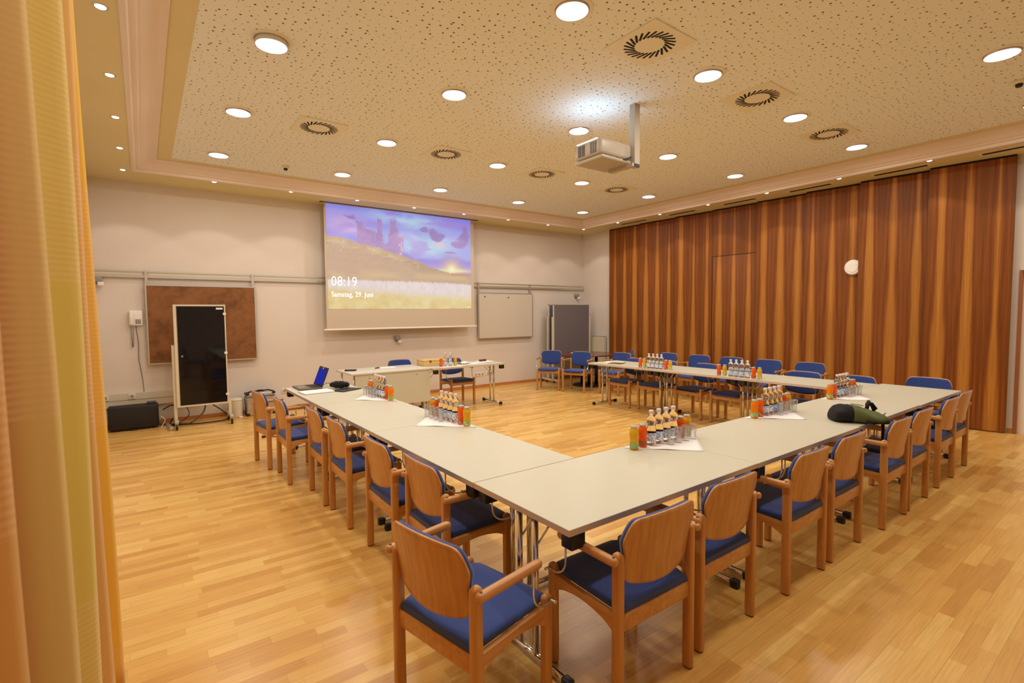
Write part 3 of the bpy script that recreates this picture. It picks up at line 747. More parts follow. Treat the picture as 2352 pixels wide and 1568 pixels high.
sd = np.sqrt(((U-0.845)*1.6)**2+(V-0.437)**2)
img = mx(img, C3(250, 216, 150), np.exp(-(sd/0.11)**2))
img = mx(img, C3(240, 250, 170), np.exp(-((V-0.425)/0.02)**2)*np.exp(-((U-0.87)/0.14)**2))
img = mx(img, C3(255, 255, 235), np.exp(-(sd/0.038)**2))
# ruin
cas = np.zeros_like(U, bool)
jag = (vnoise(U, V*0, 60, 1, 21, 2)-0.5)*0.035
for (a, b_, top) in [(0.184, 0.222, 0.865), (0.215, 0.245, 0.80), (0.245, 0.275, 0.795), (0.27, 0.30, 0.77), (0.298, 0.352, 0.755), (0.312, 0.346, 0.90), (0.35, 0.39, 0.66), (0.385, 0.488, 0.76), (0.395, 0.455, 0.82), (0.402, 0.442, 0.93)]:
    cas |= (U > a+jag*0.2) & (U < b_) & (V < top+jag)
cas &= ~((U > 0.405) & (U < 0.44) & (V > 0.905) & (((U*220).astype(int) % 2) == 0))
cas |= (U > 0.44) & (U < 0.489) & (V < 0.80-(U-0.44)*0.9)
cc = mx(np.zeros(U.shape+(3,))+C3(150, 122, 206), C3(186, 146, 208), np.clip(vnoise(U, V, 50, 40, 8, 3)*0.9, 0, 1))
cc = mx(cc, C3(226, 200, 232), (sstep(0.5, 0.8, vnoise(U, V, 90, 60, 18, 2))*((U > 0.455) & (U < 0.49))).astype(float)*0.8)
img[cas] = cc[cas]
# hill
hl = np.interp(U, [0, 0.1, 0.2, 0.3, 0.49, 0.6, 0.7, 0.8, 0.9, 1.0], [0.705, 0.69, 0.645, 0.625, 0.548, 0.50, 0.44, 0.40, 0.375, 0.365])+(vnoise(U, V*0, 40, 1, 31, 3)-0.5)*0.012
hm = V < hl
hn = vnoise(U, V, 30, 45, 41, 4); hb = vnoise(U, V+U*0.4, 6, 10, 44, 3)
hc = mx(np.zeros(U.shape+(3,))+C3(190, 150, 132), C3(200, 172, 142), np.clip(hn, 0, 1))
hc = mx(hc, C3(158, 132, 108), sstep(0.3, 0.8, hb)*sstep(0.25, 0.5, U)*0.6)
hc = mx(hc, C3(214, 196, 150), np.exp(-((V-hl+0.045)/0.03)**2)*sstep(0.3, 0.7, hn)*(U < 0.6)*0.8)
hc = mx(hc, C3(214, 186, 140), np.exp(-((V-0.345)/0.05)**2)*sstep(0.3, 0.6, hb)*0.8)
hc = mx(hc, C3(250, 244, 255), (vnoise(U, V, 110, 120, 55, 1) > 0.93).astype(float)*((U < 0.35) & (V > 0.55)))
img[hm] = hc[hm]
img = mx(img, C3(196, 140, 96), ((U > 0.84) & (V < 0.395) & (V > 0.365)).astype(float)*0.8)
fm = sstep(0.30, 0.27, V-(vnoise(U, V*0, 90, 1, 61, 2)-0.5)*0.02+np.clip(U-0.8, 0, 1)*0.05)
fn = vnoise(U, V, 60, 18, 63, 5)
fc = mx(np.zeros(U.shape+(3,))+C3(222, 208, 222), C3(248, 240, 228), np.clip(fn, 0, 1))
lowy = sstep(0.20, 0.10, V-0.10*(0.5-U))
fc = mx(fc, mx(np.zeros(U.shape+(3,))+C3(220, 190, 112), C3(240, 228, 168), np.clip(vnoise(U, V, 20, 16, 65, 5)*1.3-0.15, 0, 1)), lowy)
fc = mx(fc, C3(236, 226, 160), np.exp(-((V-0.12)/0.03)**2)*sstep(0.4, 0.8, U)*0.5)
img = mx(img, fc, fm)
img = np.clip(img, 0, 1)
lnr = np.where(img <= 0.04045, img/12.92, ((img+0.055)/1.055)**2.4)
vs = np.stack([IX0+(IX1-IX0)*U, np.full_like(U, -0.0035), IZ0+(IZ1-IZ0)*V], -1).reshape(-1, 3)
fi = np.arange((NU+1)*(NV+1)).reshape(NV+1, NU+1)
fs = np.stack([fi[:-1, :-1], fi[:-1, 1:], fi[1:, 1:], fi[1:, :-1]], -1).reshape(-1, 4)
me = bpy.data.meshes.new('projected_picture'); me.from_pydata(vs.tolist(), [], fs.tolist()); me.update()
ca = me.color_attributes.new('picture', 'FLOAT_COLOR', 'POINT')
buf = np.ones((len(vs), 4), np.float32); buf[:, :3] = lnr.reshape(-1, 3); ca.data.foreach_set('color', buf.ravel())
mp_ = bpy.data.materials.new('projected_light'); mp_.use_nodes = True; nt = mp_.node_tree
b = nt.nodes['Principled BSDF']; at = nt.nodes.new('ShaderNodeAttribute'); at.attribute_name = 'picture'
b.inputs['Base Color'].default_value = rgb(120, 116, 112); b.inputs['Roughness'].default_value = 0.9
nt.links.new(at.outputs['Color'], b.inputs['Emission Color']); b.inputs['Emission Strength'].default_value = 0.70
me.materials.append(mp_)
po = bpy.data.objects.new('projected_picture', me); COL.objects.link(po); po.parent = scr
M_TXT = mat_emit('projected_white', (0.95, 0.98, 1.0, 1), 1.5)
def text(s_, x, z, h, wmax, name, parent, mat=M_TXT, y=-0.006, off=-0.012, rz=0, rx=PI/2):
    c = bpy.data.curves.new(name, 'FONT'); c.body = s_; c.size = 1.0; c.offset = off; c.space_character = 1.05; c.resolution_u = 6
    o = bpy.data.objects.new(name, c); COL.objects.link(o)
    bpy.context.view_layer.update()
    dg = bpy.context.evaluated_depsgraph_get(); m2 = bpy.data.meshes.new_from_object(o.evaluated_get(dg))
    co = np.empty(len(m2.vertices)*3); m2.vertices.foreach_get('co', co); co = co.reshape(-1, 3)
    wx = co[:, 0].max()-co[:, 0].min()
    co[:, 0] = (co[:, 0]-co[:, 0].min())/wx*wmax
    co[:, 1] = co[:, 1]*h/0.70
    m2.vertices.foreach_set('co', co.ravel()); m2.update()
    bpy.data.objects.remove(o)
    m2.materials.clear(); m2.materials.append(mat)
    o = bpy.data.objects.new(name, m2); COL.objects.link(o); o.location = (x, y, z); o.rotation_euler = (rx, 0, rz); o.parent = parent
    return o
text('08:19', 2.632-4.02, 2.092, 0.165, 0.44, 'clock_digits', scr, off=-0.010)
text('Samstag, 29. Juni', 2.628-4.02, 1.905, 0.085, 0.735, 'date_line', scr, off=0.004)
mb = MB()
mb.box(5.36-4.02, 5.385-4.02, -0.006, -0.0045, 1.715, 1.735).box(5.30-4.02, 5.312-4.02, -0.006, -0.0045, 1.718, 1.735)
mb.obj('status_icons', M_TXT, scr)

# radiator in the corner of the right wall
rd = thing('radiator', 'cream panel radiator in the corner beside the wood panelling', 'radiator', (XR-0.012, 8.5, 0))
MB().box(-0.10, -0.03, -0.27, 0.27, 0.30, 1.02).obj('radiator_panel', M_CREAMP, rd)
mb = MB()
for q in range(22): mb.box(-0.106, -0.10, -0.26+q*0.0245, -0.248+q*0.0245, 0.33, 0.99)
mb.obj('fins', M_CREAMP, rd)
MB().box(-0.104, -0.026, -0.275, 0.275, 1.02, 1.028).box(-0.03, 0, -0.2, -0.17, 0.9, 0.93).box(-0.03, 0, 0.17, 0.2, 0.9, 0.93).obj('top_grille', M_GREYP, rd)
MB().tube([(-0.065, -0.24, 0.31), (-0.065, -0.24, 0.0)], 0.009).obj('pipe', M_CREAMP, rd)

# ------------------------------------------------------------------ chair
def make_chair():
    t = thing('armchair', 'x', 'chair')
    XH, YD = 0.2275, 0.385
    for s_ in (-1, 1):
        l_ = MB().post(s_*XH, 0.0, 0.036, 0.046, 0.006, 0.655, 0.022).obj('leg', M_BEECH, t)
        MB().post(s_*XH, 0.0, 0.030, 0.040, 0.0, 0.007).obj('glide', M_BLACK, l_)
        l_ = MB().post(s_*XH, YD, 0.036, 0.046, 0.006, 0.462, 0.020).obj('leg', M_BEECH, t)
        MB().post(s_*XH, YD, 0.030, 0.040, 0.0, 0.007).obj('glide', M_BLACK, l_)
    # frame rails (side rails are curved underneath)
    mb = MB()
    for s_ in (-1, 1):
        rings = []
        for q in range(13):
            y = 0.018+(YD-0.036)*q/12; u = q/12
            ztop = 0.405+0.012*u; zb = 0.345+0.030*math.sin(PI*u)+0.01*u
            if u < 0.12: zb -= 0.012*(1-u/0.12)
            if u > 0.88: zb -= 0.016*(u-0.88)/0.12
            x_ = s_*XH
            rings.append([(x_-0.011, y, zb), (x_+0.011, y, zb), (x_+0.011, y, ztop), (x_-0.011, y, ztop)])
        mb.loft(rings, smooth=False)
    mb.rbox(-XH+0.012, XH-0.012, -0.012, 0.012, 0.332, 0.402, 0.004).rbox(-XH+0.012, XH-0.012, YD-0.012, YD+0.010, 0.345, 0.398, 0.004)
    mb.obj('seat_frame', M_BEECH_H, t)
    # seat cushion
    NX, NY = 16, 16
    ys = [-0.006+0.446*j/NY for j in range(NY+1)]
    def hw(y):
        if y < 0.345: return 0.2175
        if y < 0.372: return 0.2175-(y-0.345)/0.027*0.0155
        e = (y-0.372)/0.068; return 0.202*(1-0.10*e*e)
    def ztop(u, y):
        v = (y-0.02)/0.42
        z = 0.440+0.008*math.sin(PI*max(0, min(1, v*1.1)))*(1-u*u) + 0.010*sst(0.55, 0.85, v)
        z -= 0.010*abs(u)**6
        if v > 0.86: z -= 0.034*((v-0.86)/0.14)**2
        if v < 0.0: z -= 0.012*(-v/0.06)
        return z
    def sst(a, b_, x):
        q = max(0, min(1, (x-a)/(b_-a))); return q*q*(3-2*q)
    rings = []
    for y in ys:
        w_ = hw(y) if y > 0.03 else 0.2075; v = (y-0.02)/0.42
        zb = 0.396+0.012*v if v < .9 else 0.396+0.012*v-0.002
        top = [(w_*math.sin(u*PI/2) if True else 0, y, ztop(u, y)) for u in [1-2*i/NX for i in range(NX+1)]]
        bot = [(-w_*0.985, y, zb+0.012), (-w_*0.93, y, zb), (0, y, zb), (w_*0.93, y, zb), (w_*0.985, y, zb+0.012)]
        rings.append([(x_, yy, max(zz, zb+0.002)) for x_, yy, zz in bot[::-1][0:0]] + [(x_, yy, zz) for x_, yy, zz in top] + bot)
    MB().loft(rings).obj('seat', M_BLUE, t)
    # back: curved shell with pad in front
    NU_, NZ_ = 30, 16
    def zbot(u): return 0.495+0.034*abs(u)**2.0+0.02*max(0, (abs(u)-0.85)/0.15)**2
    def ztp(u): return 0.792-0.010*u*u-0.078*max(0, (abs(u)-0.72)/0.28)**2.8
    def wd(z): return 0.203 if z < 0.64 else 0.203+0.016*min(1, (z-0.64)/0.05)
    def shell(off0, off1, shrink):
        fr, bk = [], []
        for j in range(NZ_+1):
            for i in range(NU_+1):
                u = math.sin((-1+2*i/NU_)*PI/2)
                v = j/NZ_
                z0_, z1_ = zbot(u)+shrink, ztp(u)-shrink
                z = z0_+(z1_-z0_)*v
                x_ = u*(wd(z)-shrink)
                yc = 0.004-0.030*(1-u*u)-0.30*max(0, z-0.55)*0.55
                fr.append((x_, yc+off1, z)); bk.append((x_, yc+off0, z))
        n = NU_+1; N_ = len(fr); fs_ = []
        for j in range(NZ_):
            for i in range(NU_):
                a = j*n+i
                fs_.append((a+1, a, a+n, a+n+1)); fs_.append((N_+a, N_+a+1, N_+a+n+1, N_+a+n))
        bd = [i for i in range(n)]+[j*n+n-1 for j in range(1, NZ_+1)]+[NZ_*n+i for i in range(n-2, -1, -1)]+[j*n for j in range(NZ_-1, 0, -1)]
        for q in range(len(bd)):
            a, b_ = bd[q], bd[(q+1) % len(bd)]
            fs_.append((a, b_, N_+b_, N_+a))
        return MB().add(fr+bk, fs_, True)
    bs = shell(-0.006, 0.005, 0).obj('backrest', M_BEECH, t)
    for md_, th in ((bs, 1),):
        md_.data.polygons.foreach_set('use_smooth', [True]*len(md_.data.polygons))
    shell(0.004, 0.026, 0.005).obj('back_pad', M_BLUE, t)
    # armrests on the outside of the rear legs
    for s_ in (-1, 1):
        rings = []
        xa = s_*(XH+0.037)
        for (y, k_) in [(-0.030, 0.25), (-0.027, 0.7), (-0.018, 0.95), (0.0, 1.0), (0.10, 0.98), (0.20, 0.98), (0.27, 1.0), (0.292, 0.95), (0.302, 0.7), (0.305, 0.25)]:
            ring = []
            for q in range(12):
                a = 2*PI*q/12; c, s2 = math.cos(a), math.sin(a)
                ring.append((xa+k_*0.017*math.copysign(abs(c)**0.7, c), y, 0.632+k_*0.0175*math.copysign(abs(s2)**0.7, s2)))
            rings.append(ring)
        ar = MB().loft(rings).obj('armrest', M_BEECH_H, t)
        MB().lathe([(0.006, 0), (0.006, 0.001)], n=10).obj('screw_cap', M_BLACK, ar, (xa+s_*0.0, -0.01, 0.6495))
        pts = [(xa, 0.262, 0.617), (xa, 0.262, 0.53)]
        for q in range(1, 9):
            a = q/8*PI/2*1.12
            pts.append((xa-s_*0.010*q/8, 0.262+0.095*(1-math.cos(a)), 0.53-0.088*math.sin(a)))
        pts.append((s_*(XH+0.020), YD-0.002, 0.446))
        MB().tube(pts, 0.0048, 8).obj('arm_support', M_CHROME, t)
        MB().tube([(s_*(XH+0.014), YD, 0.444), (s_*(XH+0.050), YD, 0.444)], 0.006, 8).obj('link_pin', M_CHROME, t)
    return t
CH = make_chair()
def chair(x, y, fx, fy, label, group):
    return dup(CH, (x, y, 0), math.atan2(-fx, fy), label, group)
G1, G2, G3, G4, G5, G6 = 'chairs along the left table row', 'chairs along the front table row', 'chairs under the far table row', 'chairs against the wood panelling', 'chairs around the round table', 'chairs at the presenter tables'
chair(0.973, 5.80, 0.995, 0.10, 'wooden armchair with blue seat at the laptop end of the left row, turned slightly', G1)
chair(1.053, 5.18, 1, -0.01, 'wooden armchair in the left row, second from the laptop end', G1)
chair(1.172, 4.443, 1, -0.02, 'wooden armchair in the left row, third from the laptop end', G1)
chair(1.183, 3.868, 1, -0.02, 'wooden armchair in the left row, fourth from the laptop end', G1)
chair(1.195, 3.06, 1, -0.02, 'wooden armchair in the left row, fifth from the laptop end', G1)
chair(1.225, 2.478, 1, -0.01, 'wooden armchair closest to the table corner in the left row', G1)
chair(0.834, 1.638, 0.981, 0.195, 'nearest wooden armchair, its lit blue seat facing the table end', G1)
for x, y, lab in [(1.672, 1.278, 'large near armchair at the table front corner, seat in shade'), (2.26, 1.308, 'wooden armchair in the front row, second from the near corner'),
                  (3.063, 1.29, 'wooden armchair in the front row, third from the near corner'), (3.656, 1.30, 'wooden armchair in the front row, fourth from the near corner'),
                  (4.473, 1.27, 'wooden armchair in the front row right behind the backpack'), (5.038, 1.28, 'wooden armchair in the front row, next one right of the backpack chair'),
                  (5.86, 1.29, 'wooden armchair in the front row, last but one toward the door'), (6.435, 1.313, 'wooden armchair at the door end of the front row')]:
    chair(x, y, 0.0 if x > 2 else 0.01, 1, lab, G2)
for x, y, fy, lab in [(6.84, 5.69, 0.04, 'blue armchair pushed under the far table row, at its left end'), (6.88, 5.10, 0.02, 'blue armchair under the far row, behind the left water bottles'),
                      (6.93, 4.40, 0.1, 'blue armchair under the far row, third from its left end'), (6.91, 3.82, 0.0, 'blue armchair under the far row, behind the right water bottles'),
                      (6.93, 2.99, 0.0, 'blue armchair under the far row, fifth from its left end'), (6.95, 2.40, 0.0, 'blue armchair under the far row, nearest the table corner seam')]:
    chair(x, y, -1, fy, lab, G3)
chair(7.36, 1.80, -1, 0.0, 'blue armchair standing alone behind the right end of the tables', G3)
for i, (y, lab) in enumerate([(6.06, 'blue armchair by the wood panelling, first from the round table'), (5.37, 'blue armchair by the wood panelling, second from the round table'), (4.74, 'blue armchair by the wood panelling, in the middle'),
                       (4.10, 'blue armchair by the wood panelling, second from the right'), (3.46, 'blue armchair by the wood panelling, rightmost of its line')]):
    chair(8.24, y, -1, 0.0, lab, G4)
chair(7.0, 8.09, -0.78, -0.63, 'blue armchair left of the round table, farthest left', G5)
chair(7.24, 7.43, -0.925, -0.38, 'blue armchair in front of the round table, turned toward the room', G5)
chair(7.63, 6.70, -0.997, -0.07, 'blue armchair right of the round table behind the magazine end', G5)
chair(8.36, 7.06, -0.75, 0.66, 'blue armchair seen edge-on between round table and panelling', G5)
chair(3.62, 8.25, 0, -1, 'blue armchair behind the grey presenter desk, only its back visible', G6)
chair(4.46, 7.90, 0.0, -1, 'blue armchair behind the side table with the wooden box', G6)

# ------------------------------------------------------------------ folding tables
def make_table():
    t = thing('folding_table', 'x', 'table')
    L, W, H = 1.40, 0.705, 0.73
    e = 0.0012
    MB().box(-L/2+e, L/2-e, -W/2+e, W/2-e, H-0.027, H).obj('tabletop', M_LAMIN, t)
    eb = MB(); ring_plane(eb, -L/2, L/2, -W/2, W/2, -L/2+e, L/2-e, -W/2+e, W/2-e, H-0.027, H-0.0008)
    eb.obj('edge_band', M_EDGE, t)
    for s_ in (-1, 1):
        xf = s_*(L/2-0.065)
        for y in (-0.058, 0.058):
            MB().tube([(xf, y, 0.045), (xf, y, H-0.030)], 0.0145, 12).obj('leg', M_CHROME, t)
        ft = MB().tube([(xf, -0.27, 0.030), (xf, 0.27, 0.030)], 0.0155, 12).obj('foot', M_CHROME, t)
        for q in (-1, 1):
            MB().rbox(xf-0.020, xf+0.020, q*0.27-0.025, q*0.27+0.025, 0.0, 0.050, 0.008).obj('foot_cap', M_BLACK, ft)
        MB().box(xf-0.02, xf+0.02, -0.29, 0.29, H-0.040, H-0.0275).obj('hinge_bar', M_BLACK, t)
        for q in (-1, 1):
            MB().tube([(xf, q*0.058, 0.53), (xf-s_*0.17, q*0.058, H-0.03)], 0.005, 6).obj('brace', M_CHROME, t)
            MB().rbox(xf-0.045, xf+0.030, q*0.31-0.035, q*0.31+0.030, H-0.095, H-0.0275, 0.006).obj('corner_bracket', M_BLACK, t)
    return t
TB = make_table()
def table(x0, x1, yc, along_x, label, group):
    L = abs(x1-x0); c = (x0+x1)/2
    r = dup(TB, (c, yc, 0) if along_x else (yc, c, 0), 0 if along_x else PI/2, label, group)
    r.scale = ((L-0.0012)/1.40, 1, 1)
    return r
GT = 'cream folding tables of the U shape'
table(1.31, 2.744, 1.765, True, 'nearest cream folding table, its sharp corner pointing at the camera', GT)
table(2.744, 4.205, 1.762, True, 'cream folding table in the front row, second from the near corner', GT)
table(4.205, 5.57, 1.770, True, 'cream folding table under the backpack', GT)
table(5.57, 6.91, 1.760, True, 'cream folding table closing the right rear corner of the U', GT)
table(2.121, 3.51, 1.662, False, 'cream folding table in the left row joining the corner table', GT)
table(3.51, 4.90, 1.662, False, 'cream folding table in the middle of the left row', GT)
table(4.90, 6.296, 1.662, False, 'cream folding table carrying the laptop', GT)
table(2.116, 3.45, 6.478, False, 'cream folding table in the far row joining the rear corner table', GT)
table(3.45, 4.785, 6.478, False, 'cream folding table in the middle of the far row', GT)
table(4.785, 6.12, 6.478, False, 'cream folding table at the left end of the far row with magazines', GT)
table(3.645, 5.05, 7.385, True, 'cream folding side table beside the grey desk near the back wall', 'presenter tables')

# presenter desk
ds = thing('presenter_desk', 'grey presenter desk with a closed front panel near the screen', 'desk', (3.0, 7.45, 0))
MB().rbox(-0.63, 0.63, -0.35, 0.37, 0.712, 0.738, 0.003).obj('desk_top', M_GREYTOP, ds)
MB().box(-0.57, 0.622, -0.335, -0.318, 0.215, 0.710).obj('front_panel', M_GREYLAM, ds)
for x_ in (-0.36, 0.40):
    MB().lathe([(0.009, 0), (0.009, 0.003)], n=10).obj('panel_screw', M_STEEL, ds, (x_, -0.3385, 0.655)).rotation_euler = (PI/2, 0, 0)
for s_ in (-1, 1):
    for y_ in (-0.26, 0.30):
        MB().tube([(s_*0.56 if s_ > 0 else -0.56, y_, 0.0), (s_*0.56 if s_ > 0 else -0.56, y_, 0.712)], 0.014, 10).obj('leg', M_CHROME, ds)

# round table
rt = thing('round_table', 'round mahogany table with black pedestal in the far right corner', 'table', (7.84, 7.80, 0))
MB().lathe([(0.59, 0.670), (0.60, 0.674), (0.60, 0.696), (0.59, 0.70)], n=48).obj('table_top', M_MAHOG, rt)
for (a, b_) in ((-0.11, -0.11), (0.11, -0.11), (0.11, 0.11), (-0.11, 0.11)):
    MB().tube([(a, b_, 0.03), (a, b_, 0.670)], 0.035, 12).obj('column', M_BLACK, rt)
MB().lathe([(0.36, 0), (0.36, 0.018), (0.33, 0.030), (0.1, 0.034)], n=40).obj('pedestal_base', M_BLACK, rt)
tr = MB().lathe([(0.05, 0.0), (0.09, 0.004), (0.10, 0.012), (0.096, 0.012), (0.085, 0.006), (0.002, 0.004)], n=24).obj('plate', M_WHITEP, None, (7.62, 8.02, 0.7005))
tag(tr, 'small white plate lying on the round mahogany table', 'plate')

# grey pinboards on stands
def pin_stand(x0, x1, y, z1, label, fab, z0=0.62):
    t = thing('movable_pinboard', label, 'pinboard', ((x0+x1)/2, y, 0)); h = (x1-x0)/2
    MB().box(-h+0.012, h-0.012, -0.012, 0.012, z0+0.0, z1-0.012).obj('felt_panel', fab, t)
    fr = MB().box(-h, -h+0.014, -0.016, 0.016, z0-0.012, z1).box(h-0.014, h, -0.016, 0.016, z0-0.012, z1).box(-h, h, -0.016, 0.016, z1-0.014, z1).box(-h, h, -0.016, 0.016, z0-0.014, z0)
    fr.obj('panel_frame', M_CREAMP, t)
    for s_ in (-1, 1):
        MB().box(s_*h, s_*(h+0.035), -0.018, 0.018, 0.07, 1.50).obj('post', M_CREAMP, t)
        f_ = MB().box(s_*h, s_*(h+0.035), -0.24, 0.24, 0.055, 0.085).obj('foot_bar', M_CREAMP, t)
        for q in (-1, 1):
            c_ = MB().lathe([(0.026, -0.01), (0.026, 0.01)], n=14).obj('caster', M_BLACK, f_, (s_*(h+0.017), q*0.21, 0.027)); c_.rotation_euler = (0, PI/2, 0)
pin_stand(7.47, 8.60, 8.56, 1.79, 'front grey felt pinboard on a stand in the far right corner', M_GREYFAB, 0.50)
pin_stand(7.515, 8.645, 8.78, 1.79, 'rear blue-grey pinboard peeking out left behind the other', M_GREYFAB2, 0.50)

# glass door cabinet on wheels
cb = thing('display_cabinet', 'tall wheeled cabinet with black glass door before the brown pinboard', 'cabinet', (0.66, 8.42, 0))
MB().box(-0.318, 0.318, 0.022, 0.13, 0.30, 1.75).obj('cabinet_body', M_CREAMP, cb)
dr = MB().box(-0.275, 0.300, 0.000, 0.008, 0.325, 1.725).obj('glass_door', M_GLASSBLK, cb)
fr = MB().box(-0.318, -0.285, -0.004, 0.022, 0.30, 1.75).box(0.302, 0.318, -0.004, 0.022, 0.30, 1.75).box(-0.285, 0.302, -0.004, 0.022, 1.727, 1.75).box(-0.285, 0.302, -0.004, 0.022, 0.30, 0.322)
fr.obj('door_frame', M_CREAMP, cb)
for z_ in (1.62, 1.05, 0.44): MB().box(0.285, 0.325, -0.012, -0.002, z_-0.02, z_+0.012).obj('hinge', M_WHITEP, dr)
lk = MB().lathe([(0.012, 0), (0.012, 0.010), (0.008, 0.012)], n=14).obj('lock', M_STEEL, dr, (-0.235, -0.0005, 1.02)); lk.rotation_euler = (PI/2, 0, 0)
MB().box(0.20, 0.285, -0.002, -0.0005, 1.68, 1.705).obj('sticker', M_WHITEP, dr)
for s_ in (-1, 1):
    MB().box(s_*0.318, s_*0.355, 0.03, 0.08, 0.12, 1.18 if s_ < 0 else 0.34).obj('post', M_CREAMP, cb)
    f_ = MB().rbox(s_*0.337-0.025, s_*0.337+0.025, -0.13, 0.28, 0.095, 0.135, 0.006).obj('foot_bar', M_ALU, cb)
    for q in (-0.10, 0.25):
        c_ = MB().lathe([(0.04, -0.012), (0.042, 0), (0.04, 0.012)], n=18).obj('caster', M_BLACK, f_, (s_*0.337, q, 0.0425)); c_.rotation_euler = (0, PI/2, 0)
        MB().box(s_*0.337-0.018, s_*0.337+0.018, q-0.012, q+0.02, 0.05, 0.10).obj('caster_fork', M_STEEL, f_)
# cable tangle below the cabinet
def cable(name, pts, r, mat, label):
    P = [Vector(p) for p in pts]; out = []
    for i in range(len(P)-1):
        p0 = P[max(0, i-1)]; p1 = P[i]; p2 = P[i+1]; p3 = P[min(len(P)-1, i+2)]
        for q in range(8):
            t_ = q/8
            out.append(0.5*((2*p1)+(-p0+p2)*t_+(2*p0-5*p1+4*p2-p3)*t_*t_+(-p0+3*p1-3*p2+p3)*t_**3))
    out.append(P[-1])
    for v_ in out: v_.z = max(v_.z, r+0.001)
    return tag(MB().tube(out, r, 6).obj(name, mat), label, 'cable')
cable('power_cable', [(0.70, 8.62, 0.30), (0.66, 8.62, 0.16), (0.50, 8.66, 0.02), (0.36, 8.75, 0.008), (0.20, 8.86, 0.008), (0.12, 8.93, 0.02)], 0.012, M_CABLEG, 'thick grey cable bundle sagging below the wheeled cabinet')
cable('power_cable', [(0.75, 8.60, 0.30), (0.90, 8.66, 0.17), (1.0, 8.70, 0.04), (0.88, 8.64, 0.008), (0.66, 8.62, 0.008), (0.40, 8.66, 0.012), (0.25, 8.72, 0.008)], 0.008, M_CABLE, 'black cable looping on the floor below the wheeled cabinet')
cable('power_cable', [(0.44, 8.90, 0.30), (0.50, 8.8, 0.14), (0.40, 8.72, 0.05), (0.30, 8.76, 0.01), (0.22, 8.80, 0.01)], 0.006, M_CABLE, 'thin black cable hanging behind the cabinet left post')
cable('power_cable', [(0.18, 8.78, 0.24), (0.30, 8.80, 0.29), (0.34, 8.76, 0.18), (0.26, 8.72, 0.05), (0.24, 8.70, 0.008), (0.36, 8.72, 0.01)], 0.009, M_CABLE, 'black cable arching out of the black box')
cable('power_cable', [(0.15, 8.72, 0.16), (0.20, 8.70, 0.10), (0.155, 8.66, 0.01), (0.20, 8.64, 0.006), (0.25, 8.62, 0.03)], 0.005, M_WHITEP, 'white cable between black box and power strip')
ps = thing('power_strip', 'silver power strip on the floor left of the wheeled cabinet', 'power strip', (0.245, 8.54, 0), 0.1)
MB().rbox(-0.025, 0.025, -0.20, 0.16, 0.0, 0.045, 0.006).obj('strip_body', M_ALU, ps)
# black box on the floor
bx = thing('equipment_box', 'flat black equipment box standing on the floor by the curtain', 'box', (-0.155, 8.80, 0))
MB().rbox(-0.285, 0.285, -0.10, 0.10, 0.02, 0.345, 0.022, 3).obj('box_body', simple('black_textured', rgb(26, 22, 22), 0.6), bx)
MB().rbox(-0.05, 0.03, -0.115, 0.0, 0.0, 0.022, 0.004).obj('front_foot', M_BLACK, bx)
MB().rbox(-0.24, -0.18, -0.06, 0.06, 0.0, 0.021, 0.004).rbox(0.18, 0.24, -0.06, 0.06, 0.0, 0.021, 0.004).obj('foot_pads', M_BLACK, bx)
mo = thing('network_adapter', 'little dark device lying on top of the black box', 'device', (0.045, 8.79, 0.345))
MB().rbox(-0.05, 0.06, -0.05, 0.05, 0.0, 0.03, 0.006).obj('device_body', simple('dark_blue_plastic', rgb(48, 54, 66), 0.4), mo)
# bin
bn = thing('waste_bin', 'cream cylindrical waste bin between cabinet and metal case', 'bin', (1.12, 8.87, 0))
MB().lathe([(0.095, 0), (0.098, 0.01), (0.108, 0.25), (0.108, 0.26)], n=28).obj('bin_body', M_CREAMP, bn)
MB().lathe([(0.110, 0.26), (0.111, 0.275), (0.095, 0.292), (0.02, 0.298)], n=28).obj('bin_lid', M_CREAMP, bn)
MB().rbox(0.03, 0.08, -0.14, -0.09, 0.0, 0.018, 0.004).obj('pedal', M_WHITEP, bn)
# metal case
cs = thing('flight_case', 'silver aluminium case with black corners and strap on the floor', 'case', (1.47, 8.86, 0), 0.03)
MB().rbox(-0.205, 0.205, -0.075, 0.075, 0.0, 0.36, 0.012).obj('case_shell', M_ALUCASE, cs)
mb = MB()
for sx in (-1, 1):
    for sz in (0.012, 0.348):
        mb.rbox(sx*0.19-0.024, sx*0.19+0.024, -0.082, 0.082, sz-0.02 if sz > 0.1 else 0.0, sz+0.018 if sz > .1 else 0.04, 0.006)
mb.obj('corner_guards', M_BLACK, cs)
MB().box(-0.207, 0.207, -0.079, -0.074, 0.295, 0.305).obj('lid_seam', M_DARK, cs)
mb = MB().tube([(-0.19, 0.0, 0.36), (-0.12, -0.02, 0.385), (0.0, -0.02, 0.378), (0.12, -0.02, 0.388), (0.19, 0, 0.36)], 0.010, 8)
mb.tube([(-0.19, 0.0, 0.36), (-0.235, -0.06, 0.28), (-0.225, -0.07, 0.15), (-0.23, -0.06, 0.06)], 0.006, 6)
mb.obj('carry_strap', M_BLKFAB, cs)
MB().tube([(-0.05, -0.03, 0.37), (-0.04, -0.03, 0.395), (0.04, -0.03, 0.395), (0.05, -0.03, 0.37)], 0.008, 8).obj('handle', M_BLACK, cs)

